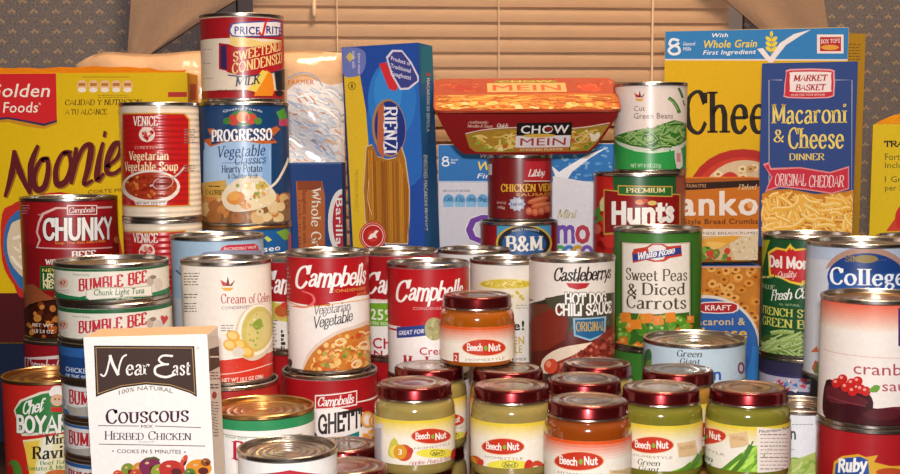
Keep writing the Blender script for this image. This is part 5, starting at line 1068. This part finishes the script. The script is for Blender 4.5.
# ================================================================== BABY FOOD JARS
GREENP, PEARP, ORANGEP = '#7f7a28', '#a08c4c', '#93420e'
class Jar(Can):
    def __init__(s, cx, yt, d, base, top):
        Sheet.__init__(s); Y = d/1000; p = at(cx, yt, Y); s.x, s.y = p.x, Y; s.base, s.top = base/1000, top/1000; s.h = s.top - s.base
        s.R = .0298; s.lr = .0298; s.phi = -math.atan2(s.x, s.y); s.cx = cx
    def build(s, food, label, group=None, lid=None, cat='jar', arc=150):
        h = s.h; z1 = h - .0225; e = empty('baby_food_jar', (s.x, s.y, s.base), s.phi); tag(e, label, cat, group)
        bm = bmesh.new(); r = .0296
        lathe(bm, [(0, .0015), (r-.009, .0015), (r-.006, .0002), (r-.002, .001), (r-.0005, .003), (r, .0055), (r, z1+.0015), (r-.0001, z1+.0055), (r-.0008, z1+.0082), (r-.0022, z1+.0105), (r-.0040, h-.0108), (r-.0046, h-.0104), (r-.0052, h-.004), (0, h-.004)])
        nb_ = link('jar_body', bm, mat('jar_of_' + food.strip('#'), food, .12, coat=1, noise=.25, nscale=60), e, 40)
        bm = bmesh.new(); R = .0272
        lathe(bm, [(R-.003, h-.0106), (R-.0002, h-.0106), (R+.0004, h-.0098), (R+.0002, h-.0088)], 72, 1)
        lathe(bm, [(R+.0002, h-.0088), (R+.0006, h-.0084), (R, h-.0076), (R, h-.0018), (R-.0008, h-.0005), (R-.002, h), (R-.0028, h)], 72, 0)
        lathe(bm, [(R-.0028, h), (R-.0042, h-.0008), (R-.0065, h-.0011), (R-.0075, h-.0003), (R-.0135, h-.0003), (R-.0145, h-.0009), (R-.018, h-.0007), (0, h-.0006)], 72, 1)
        l = link('lid', bm, [REDLID, lid or PINKLID], e, 40)
        if s.items:
            bm = bmesh.new(); lay = bm.loops.layers.float_color.new('ink'); lr = s.lr; z0 = .009 if h > .06 else .0045; n = 60; A = []; S2 = 2*math.radians(arc)/n
            for i in range(n+1):
                th = -math.radians(arc) + i*S2; A.append((bm.verts.new((lr*math.sin(th), -lr*math.cos(th), z0)), bm.verts.new((lr*math.sin(th), -lr*math.cos(th), z1))))
            for i in range(n):
                f = bm.faces.new((A[i][0], A[i+1][0], A[i+1][1], A[i][1]))
                for q in f.loops: q[lay] = hexc('#efe6d6')
            for k, (V, F, c, L) in enumerate(s.items): s.items[k] = ([(min(max(a, -n/2*S2*lr), n/2*S2*lr), min(max(b, z0), z1)) for a, b in V], F, c, L)
            s.bake(bm, lambda a, b, o: ((lr+o)*math.sin(a/lr), -(lr+o)*math.cos(a/lr), b), [(-n/2 + i)*S2*lr for i in range(1, n)])
            link('paper_label', bm, PAPER, e, 30)
        return e
def band2(s, v0, v1, c, a=150):
    n = 60; V, F = [], []; S2 = 2*math.radians(a)/n
    for i in range(n+1): th = -math.radians(a) + i*S2; V += [(th*s.lr, v0), (th*s.lr, v1)]
    for i in range(n): F.append((2*i, 2*i+2, 2*i+3, 2*i+1))
    s.add(V, F, c)
def jlabel(s, ox, oy, k, kind, top='#e2c63a'):
    """oval name plate centred at ox, oy; k is the photo scale"""
    z = s.h - .0225
    for i in range(6):
        cc = hexc(top); t = i/6; cc = tuple(cc[j]*(1-t) + hexc('#efe6d6')[j]*t for j in range(3)) + (1,); band2(s, z - .0021*(i+1), z - .0021*i, cc)
    X = lambda x: ox + x*k; Y = lambda y: oy + y*k
    s.ell(X(0), Y(0), 21.8*k, 8.6*k, '#e8b48c'); s.ell(X(0), Y(0), 20.8*k, 7.8*k, '#c4341c')
    s.text('Beech', X(-16.6), X(-1.4), Y(3), Y(-3.4), '#f6ece2', 'fat', .2); s.text('Nut', X(4.2), X(16.4), Y(3), Y(-3.4), '#f6ece2', 'fat', .2); s.ell(X(1.6), Y(.6), 1.7*k, 2.4*k, '#7ab03a')
    s.text('HOMESTYLE', X(-18), X(20), Y(13.2), Y(10.6), '#9a8a78', 'sans', 0)
    if kind == 'pear':
        s.ell(X(6), Y(18.4), 22*k, 5*k, '#e6d84a'); s.ring(X(7), Y(18.2), 8*k, 3.2*k, .5*k, '#4a4a2a'); s.text("Nat'l", X(1), X(13), Y(20), Y(16.6), '#2c2c1c', 'script', .8)
        s.text('Apples, Pears & Bananas', X(-24), X(24), Y(29.4), Y(25), '#a8445a', 'script', .5)
        s.poly([(X(-46), Y(20)), (X(-44), Y(8)), (X(-40), Y(2)), (X(-36), Y(6)), (X(-34), Y(14)), (X(-38), Y(24))], '#c9c04a', 3); s.ell(X(-38), Y(17), 6*k, 7*k, '#e2d25c')
        s.ell(X(-29), Y(18), 9*k, 9*k, '#c9502a'); s.ell(X(-33), Y(17), 7*k, 8*k, '#d9962c'); s.text('3', X(-35), X(-31), Y(20), Y(13.6), '#f6ead2', bold=1.4); s.ell(X(-22), Y(16), 3*k, 3.6*k, '#c43a30')
        s.ell(X(26), Y(22), 5*k, 9*k, '#c8342a'); s.ell(X(34), Y(24), 8*k, 10*k, '#cf4a30'); s.ell(X(33), Y(26), 5.4*k, 7*k, '#efe0bc'); s.ell(X(44), Y(24), 7*k, 8*k, '#bf2f28'); s.ell(X(43), Y(27), 4*k, 5*k, '#efe0bc')
    elif kind == 'green':
        s.text('Green', X(-14), X(8), Y(20), Y(14.6), '#3f5a44', 'serif', .5, .2); s.text('Giant', X(-13), X(7), Y(26), Y(21), '#3f5a44', 'serif', .5, .2); s.text('Green Beans', X(-20), X(16), Y(33), Y(28.4), '#b85a3a', 'serif', .3, .2)
        s.poly([(X(18), Y(38)), (X(34), Y(20)), (X(44), Y(10)), (X(70), Y(6)), (X(70), Y(38))], '#7fb52c', 1)
        s.worms([(X(20), Y(36)), (X(44), Y(10)), (X(68), Y(6)), (X(66), Y(36))], 46, 18*k, 2.4*k, ['#98c93c', '#6ba024', '#b4dc5a', '#84b82e'], ang=(-38, 10), bend=.1)
        s.line([(X(28), Y(36)), (X(38), Y(24)), (X(46), Y(9))], 5*k, '#4f7a24', 3); s.line([(X(16), Y(36)), (X(28), Y(26)), (X(38), Y(18))], 4.4*k, '#5c8a2a', 3); s.line([(X(46), Y(9)), (X(48), Y(5))], 1.6*k, '#4f7a24')
        s.poly([(X(24), Y(-2)), (X(42), Y(-5)), (X(44), Y(8)), (X(40), Y(10)), (X(26), Y(12))], '#dcb98a', 1); s.text('NATURAL', X(27), X(41), Y(4), Y(0), '#b8905c', bold=.6)
    elif kind == 'carrot':
        s.poly([(X(26), Y(8)), (X(44), Y(5)), (X(46), Y(16)), (X(28), Y(18))], '#d9bf94', 1); s.small(X(29), X(43), Y(9), 3, 2.4*k, '#a8804a', .9)
        s.text('Sweet Carrots', X(-18), X(18), Y(24), Y(18), '#c9602a', 'serif', .8, .2); s.worms([(X(-20), Y(24)), (X(50), Y(22)), (X(50), Y(38)), (X(-20), Y(38))], 26, 16*k, 3*k, ['#e08a3a', '#4f7a2c', '#7aa03c', '#e8a45c'])
        s.ell(X(32), Y(24), 12*k, 5*k, '#4a7a2a', rot=-15)
    elif kind == 'stew':
        s.rect(X(-30), Y(5), X(-24.6), Y(15), '#b8382c'); s.text('2', X(-28.8), X(-26), Y(13), Y(7), '#f6e6d8', bold=1); s.rect(X(-15), Y(14.6), X(12), Y(20.4), '#8a3a34'); s.text('DINNER', X(-12), X(10), Y(19.4), Y(15.8), '#efe0d4', bold=1.2)
        s.text('Vegetable Beef', X(-16), X(16), Y(27), Y(23), '#b84a2a', 'serif', .8)
L2, L3 = 51.0, 115.0
jars = {}
SHINY = mat('bare_silver_lid_top', '#a9a4a0', .25, .9, noise=.4, nscale=80)
def upper(key, cx, yt, d, kind, food, label, ox=None, oy=None, k=.95, lid=None, facts=False, base=L2, top=L3, grad='#e2c63a'):
    j = Jar(cx, yt, d, base + .15, top); jars[key] = j
    if kind: jlabel(j, ox if ox else cx, oy if oy else yt + 58, k, kind, grad)
    if facts:
        j.rect(757, 427, 790, 473, '#ecdfd4'); j.text('Nutrition Facts', 759, 788, 431.6, 428.4, '#5a3034', bold=.6)
        for i in range(10): j.small(760, 788, 434 + i*3.8, 1, 3, '#b08c8c' if i % 3 else '#7a4a50', .9)
    if key == 'J1': 
        j.rect(372, 424, 383, 466, '#d9d2d2')
        for i in range(9): j.rect(373 + i*.95, 428, 373.4 + i*.95, 462, '#7a7484', same=i > 0)
    j.build(food, label, 'baby food jars of the upper layer', lid)
    q = Jar(cx, yt, d, 0, L2); q.x, q.y = j.x, j.y; jlabel(q, cx, yt + 58, .9, 'pear', grad)
    q.items = [([(a, b) for a, b in V], F, c, L) for V, F, c, L in q.items if max(b for a, b in V) < 1]
    return j, q
low = []
LOWN = {'J1': 'leftmost front jar with the barcode', 'J2': 'second front jar, left of the orange one', 'J3': 'orange front jar', 'J4': 'front green jar right of the orange one', 'J5': 'rightmost green jar', 'K1': 'rear jar behind the leftmost front jar', 'K2': 'brown jar behind the second front jar', 'K3': 'lid directly behind the orange front jar', 'K4': 'hindmost jar below the hot dog can', 'K5': 'silver-lidded jar'}
def pair(*a, **kw): j, q = upper(*a, **kw); low.append((q, a + (LOWN[a[0]],)))
pair('J1', 414.3, 382, 903, 'pear', PEARP, 'pear and banana jar at the left end of the front jars, barcode at its edge', 431, 436, .93)
pair('J2', 511.5, 387, 892, 'pear', PEARP, 'pear and banana jar, second in the front row, left of the orange front jar', 503, 446.5, 1.0)
pair('J3', 588, 398, 838, 'carrot', ORANGEP, 'orange baby food jar in the front row, nearest of all the jars', 579, 461, 1.16, grad='#dd5418')
pair('J4', 661, 388, 882, 'green', GREENP, 'green bean jar right of the orange front jar, name plate facing forward', 652, 445, 1.02)
pair('J5', 748.5, 386, 878, 'green', GREENP, 'green bean jar at the right end, showing its nutrition panel', 705, 436, 1.0, facts=True)
pair('K1', 429, 367, 972, 'pear', PEARP, 'pear jar peeking out behind the leftmost front jar', 446, 420, .85)
pair('K2', 508, 369, 960, 'carrot', '#b8762a', 'orange brown jar directly behind the second front jar', 490, 424, .85, grad='#dd8a3a')
pair('K3', 584, 378, 915, None, ORANGEP, 'jar lid directly behind the orange front jar')
pair('K4', 597, 366, 980, None, PEARP, 'hindmost dark red jar lid below the hot dog can')
pair('K5', 678, 371, 950, 'carrot', '#a87a2c', 'jar with a silver lid top behind the front green bean jar', 700, 430, .9, lid=SHINY)
for (q, a) in low:
    q.items = []
    q.build(GREENP if a[5] == GREENP else a[5], 'lower jar under the ' + a[-1], None)
q = Jar(477, 299, 985, L3 + .2, 169.8); jlabel(q, 484, 347.5, 1.02, 'stew', '#d95a1c'); q.build('#a8560e', 'orange baby food jar standing on top of the other jars in the middle', 'baby food jars of the upper layer')
for cx, yt, d, lab in ((343, 445, 925, 'dark red jar lid low beside the spaghetti can, rear of two'), (349, 468, 862, 'dark red jar lid low at the bottom edge, front of two')):
    q = Jar(cx, yt, d, 0, 63.5); q.build(ORANGEP, lab, 'low baby food jars by the spaghetti can')

# ================================================================== COUSCOUS BOX
b = Box(83, 207, 337, 800, 38, 0, lean=-1.2)
b.full('#efe7e0'); b.rect(94, 344, 197, 345, '#efe7e0')
def frame(e, c): b.poly([(94+e, 345.5+e), (194.4-e, 346+e), (197-e, 397-e*1.6), (190, 393-e), (170, 386.5-e), (146, 384.5-e), (122, 387.5-e), (104, 393.5-e), (96+e, 397-e*1.6)], c, 0)
frame(0, '#2e211a'); frame(1.6, '#b08a5a'); frame(2.4, '#43302a')
b.line([(100.5, 374), (104, 376), (107, 371), (110.5, 356)], 1.7, '#f2eae0', 4); b.line([(110, 355), (113, 364), (118.5, 375)], 3.0, '#f2eae0', 3); b.line([(118, 375), (120, 364), (123, 357), (127, 354.6)], 1.7, '#f2eae0', 4); b.text('ear', 126, 150, 374.6, 359.5, '#f2eae0', 'serif', .8, .05)
b.line([(173, 356), (163, 355.6), (159, 360), (164, 364), (169, 364)], 2, '#f2eae0', 4); b.line([(165, 364), (156, 367), (156, 374), (166, 377), (175, 374)], 2.4, '#f2eae0', 4); b.text('ast', 172, 190.5, 374.8, 360.5, '#f2eae0', 'serif', .8, .05); b.text('Near', 119, 148, 374, 360, '#f2eae0') if False else None
b.text('100% NATURAL', 119, 173, 394, 389.6, '#6a5a4e', 'sans', .2, arc=.9); b.ring(198, 348, 1.2, 1.2, .4, '#6a5a4e')
b.text('Couscous', 105.5, 189, 422.4, 408.6, '#43203a', 'smallcaps', 1.0); b.line([(98, 425.6), (139, 426)], .8, '#5a4a5a'); b.line([(155, 426), (201, 427.6)], .8, '#5a4a5a'); b.text('MIX', 141, 153, 428, 424.6, '#43203a', 'sans', .2)
b.text('Herbed Chicken', 104.5, 191.5, 439.6, 431, '#43304a', 'smallcaps', .2, yb1=440); b.text('FLAVOR', 139, 155, 442.6, 441, '#8a7a8a'); b.line([(99, 444), (205, 446)], .8, '#5a4a5a'); b.text('COOKS IN 5 MINUTES', 117, 181, 453, 449, '#43304a', 'sans', .4, yb1=453.6); b.ell(113, 451, .8, .8, '#43304a'); b.ell(185, 452, .8, .8, '#43304a')
for x, y, rx, ry, q, ro in ((128, 470, 7, 7, '#7a8a2c', 0), (140, 470, 8, 8, '#c9882c', 0), (136, 474, 6, 5, '#b8482a', 0), (150, 466, 11, 9, '#7a2a4a', -10), (160, 472, 9, 8, '#8a9a34', 0), (172, 469, 13, 9, '#b8322c', 5), (184, 461, 3, 7, '#c94a34', 25), (199, 468, 13, 9, '#d98a24', 0), (206, 462, 5, 4, '#8a4a1c', 0), (118, 474, 5, 4, '#c94a2c', 0), (190, 473, 6, 5, '#4f7a2c', 0)):
    b.ell(x, y, rx, ry, q, rot=ro); b.ell(x-rx*.25, y-ry*.35, rx*.2, ry*.14, '#d9a880', rot=ro); b.ell(x+rx*.35, y+ry*.3, rx*.4, ry*.4, '#5a2420', rot=ro)
b.line([(146, 460), (154, 457), (160, 460)], 1.6, '#4a6a2a', 3)
sd = Side(b); sd.rect(207, 330, 226, 480, '#e2d6cb'); sd.poly([(209, 349), (220, 345), (220, 366), (209, 372)], '#5a4038'); sd.rect(210, 356, 219, 357.6, '#e8dccf'); sd.small(210, 220, 372, 3, 3, '#9a5a5a', 1.2); sd.small(210, 220, 384, 2, 3, '#5a4a5a', 1.2); sd.ell(214, 395, 2.4, 3.4, '#a8424a'); sd.small(210, 220, 402, 12, 3, '#8a7a7a', 1)
b.build('couscous_box', 'white couscous mix box with brown name panel at the front left', 'box', '#efe7e0', top='#e0b890')

# ================================================================== NOODLE TRAY on the small can, leaning back on the cereal box
p0 = at(525, 152, 1.215)
tr = empty('noodle_tray', (p0.x, 1.230, vienna.top + .0122)); tr.rotation_euler = (math.radians(25), 0, 0)
tag(tr, 'red chow mein noodle tray with a picture sleeve, resting on the sausage can', 'noodle tray')
k_ = 1.225 / FPX; HW, HB, HT, DT, DB = 88*k_, 62*k_, 48*k_, .074, .052
def octo(hw, hd, z, ch, y0=0, n=5):
    pts = []
    for sx_, sy_, a in ((1, -1, -90), (1, 1, 0), (-1, 1, 90), (-1, -1, 180)):
        for i in range(n+1):
            t = math.radians(a + 90*i/n); pts.append((sx_*(hw-ch) + ch*math.cos(t), y0 + sy_*(hd-ch*.9) + ch*.9*math.sin(t), z))
    return pts
class TraySheet(Sheet):
    """front wrap of the sleeve: u across, v up the sloping front"""
    def P(s, px, py): return (px - 525) * k_, (152 - py) * k_ / (HT/ (HT)) 
def front3(u, v, o):
    t = max(0, min(1, v / HT)); hw = HB + (HW-HB)*t**.7; hd = (DB + (DT-DB)*t)/2; q = max(-1, min(1, u/hw))
    bow = .003 * (1 - q*q)
    return Vector((q*hw, -hd - .0012 - bow - o, .0006 + v))
bm = bmesh.new(); lay = bm.loops.layers.float_color.new('ink')
rings_ = []
for j in range(9):
    t = j/8; hw = HB + (HW-HB)*t; hd = (DB + (DT-DB)*t)/2; rings_.append([bm.verts.new(p) for p in octo(HB + (HW-HB)*t**.7, hd, .0006 + HT*t, .012)])
for a, c_ in zip(rings_, rings_[1:]):
    for i in range(len(a)): bm.faces.new((a[i], a[(i+1) % len(a)], c_[(i+1) % len(a)], c_[i]))
bm.faces.new(rings_[0][::-1]); bm.faces.new(rings_[-1])
for f in bm.faces:
    for l in f.loops: l[lay] = hexc('#4a1410')
link('tray_body', bm, CARD, tr, 40)
t = TraySheet()
V, F = [], []; n = 24
for i in range(n+1):
    q = -.97 + 1.94*i/n; V += [(q*HB*.94, .001), (q*HW*.97, HT*.97)]
for i in range(n): F.append((2*i, 2*i+2, 2*i+3, 2*i+1))
bm = bmesh.new(); lay = bm.loops.layers.float_color.new('ink')
for i in range(n):      # sleeve front
    for j in range(6):
        q = [( -.985 + 1.97*(i+a)/n, (j+b_)/6) for a, b_ in ((0, 0), (1, 0), (1, 1), (0, 1))]
        f = bm.faces.new([bm.verts.new(front3(x*(HB+(HW-HB)*y**.7), y*HT*.995, 0)) for x, y in q])
        for l in f.loops: l[lay] = hexc('#8a1618')
wh = []
t.poly([(466, 128), (490, 122), (530, 120), (570, 122), (604, 118), (592, 142), (586, 149), (476, 149), (470, 144)], '#a8842e', 1)
rg = [(470, 131), (492, 125), (530, 123), (568, 125), (600, 121), (590, 144), (580, 148), (480, 148)]
t.worms(rg, 150, 16, 1.8, ['#e0bc58', '#c99a34', '#ecd07a', '#b88a2c', '#8f9a34', '#e8c868'], ang=(5, 40)); t.blobs(rg, 20, 1.5, 3.2, ['#6f8a2c', '#c9602a', '#9aa83c', '#efe0a8'])
t.line([(466, 127), (490, 121), (530, 119), (570, 121), (604, 116)], 1.2, '#e6cdbc', 3)
t.text('Authentic', 468, 488, 115, 112, '#efc9b8', 'script', .4); t.text('Noodles & Sauce', 468, 492, 119.4, 116, '#efc9b8', 'script', .4); t.text('Quick', 496, 507, 119, 114.6, '#f2e0d4', 'script', .8)
t.poly([(587, 133), (585, 127), (590, 129), (594, 126), (596, 131), (592, 137), (588, 137)], '#efe0c4', 2); t.ring(578, 134, 6, 4, .9, '#dcc8a0')
t.rect(515, 114, 568, 147, '#1c1414'); t.rect(514.5, 129, 567.5, 143, '#e4dcdc'); t.rect(514, 143, 567, 148.6, '#b8742c'); t.text('CHOW', 519, 565, 126.4, 116.6, '#f0ece8', 'sans', 1.4); t.ell(546, 121.4, 3.2, 3, '#8a1c1c'); t.text('MEIN', 519, 563, 140.6, 131.4, '#a83430', 'sans', .3); t.text('CHICKEN FLAVOR', 519, 561, 146.8, 144.2, '#f2dcb8', bold=1)
t.ell(537, 129, 16, 2.2, '#d9b04a')
t.bake(bm, front3, [-HW + i*HW/16 for i in range(33)], vcuts=[HT*j/6 for j in range(1, 6)])
for v_ in bm.verts: pass
link('sleeve_front', bm, CARD, tr, 40)
# sleeve top: red printed card with a picture band, overhanging the tray a little
bm = bmesh.new(); lay = bm.loops.layers.float_color.new('ink'); zT = HT + .0010
lo, hi_ = [bm.verts.new(p) for p in octo(HW+.0015, DT/2+.002, zT, .010)], [bm.verts.new(p) for p in octo(HW+.0015, DT/2+.002, zT+.0022, .010)]
for i in range(len(lo)): bm.faces.new((lo[i], lo[(i+1) % len(lo)], hi_[(i+1) % len(lo)], hi_[i]))
bm.faces.new(lo[::-1]); bm.faces.new(hi_)
for f in bm.faces:
    for l in f.loops: l[lay] = hexc('#a3381f')
class Flat(Sheet):
    def P(s, x, y): return x, y
t = Flat(); w_, d_ = HW, DT/2
t.poly([(-w_, -d_), (w_, -d_), (w_, -d_*.05), (w_*.5, .02*d_), (-w_*.5, -.02*d_), (-w_, -d_*.05)], '#b8621f')
t.worms([(-w_, -d_), (w_, -d_), (w_, -d_*.1), (-w_, -d_*.1)], 320, .022, .0024, ['#e09a3c', '#c9702a', '#e8b45c', '#b8602a', '#d98a3a', '#a8501c'], ang=(0, 22), bend=.3)
t.blobs([(-w_*.96, -d_), (w_*.96, -d_), (w_*.96, -d_*.62), (-w_*.96, -d_*.62)], 60, .002, .005, ['#e0a040', '#d9762c', '#e8bc60', '#cf5a2c', '#e8c888'])
t.poly([(-.016-.020, d_*.12), (.040, d_*.12), (.040, d_*.72), (-.036, d_*.72)], '#dca86a'); t.text('MEIN', -.031, .035, d_*.22, d_*.62, '#c9542c', bold=1); t.text('CHOW', -.026, .030, d_*.76, d_*.98, '#6a4a1c', bold=1); t.poly([(-.03, d_*.74), (.034, d_*.74), (.030, d_*.9), (-.026, d_*.9)], '#8a7a2c'); t.text('CHOW', -.024, .028, d_*.76, d_*.9, '#d9b45a', bold=1)
t.ell(-.060, d_*.4, .010, .008, '#a8241a'); t.ell(.062, d_*.4, .012, .009, '#c43a24'); t.worms([(-.084, d_*.1), (-.04, d_*.1), (-.04, d_*.9), (-.084, d_*.9)], 14, .012, .0016, ['#cf5a34', '#a8281a']); t.worms([(.044, d_*.1), (.084, d_*.1), (.084, d_*.9), (.044, d_*.9)], 14, .012, .0016, ['#cf5a34', '#a8281a'])
t.bake(bm, lambda a, b_, o: Vector((max(-w_, min(w_, a)), max(-d_, min(d_, b_)), zT + .0022 + o)))
link('sleeve_top', bm, FILM, tr, 40)
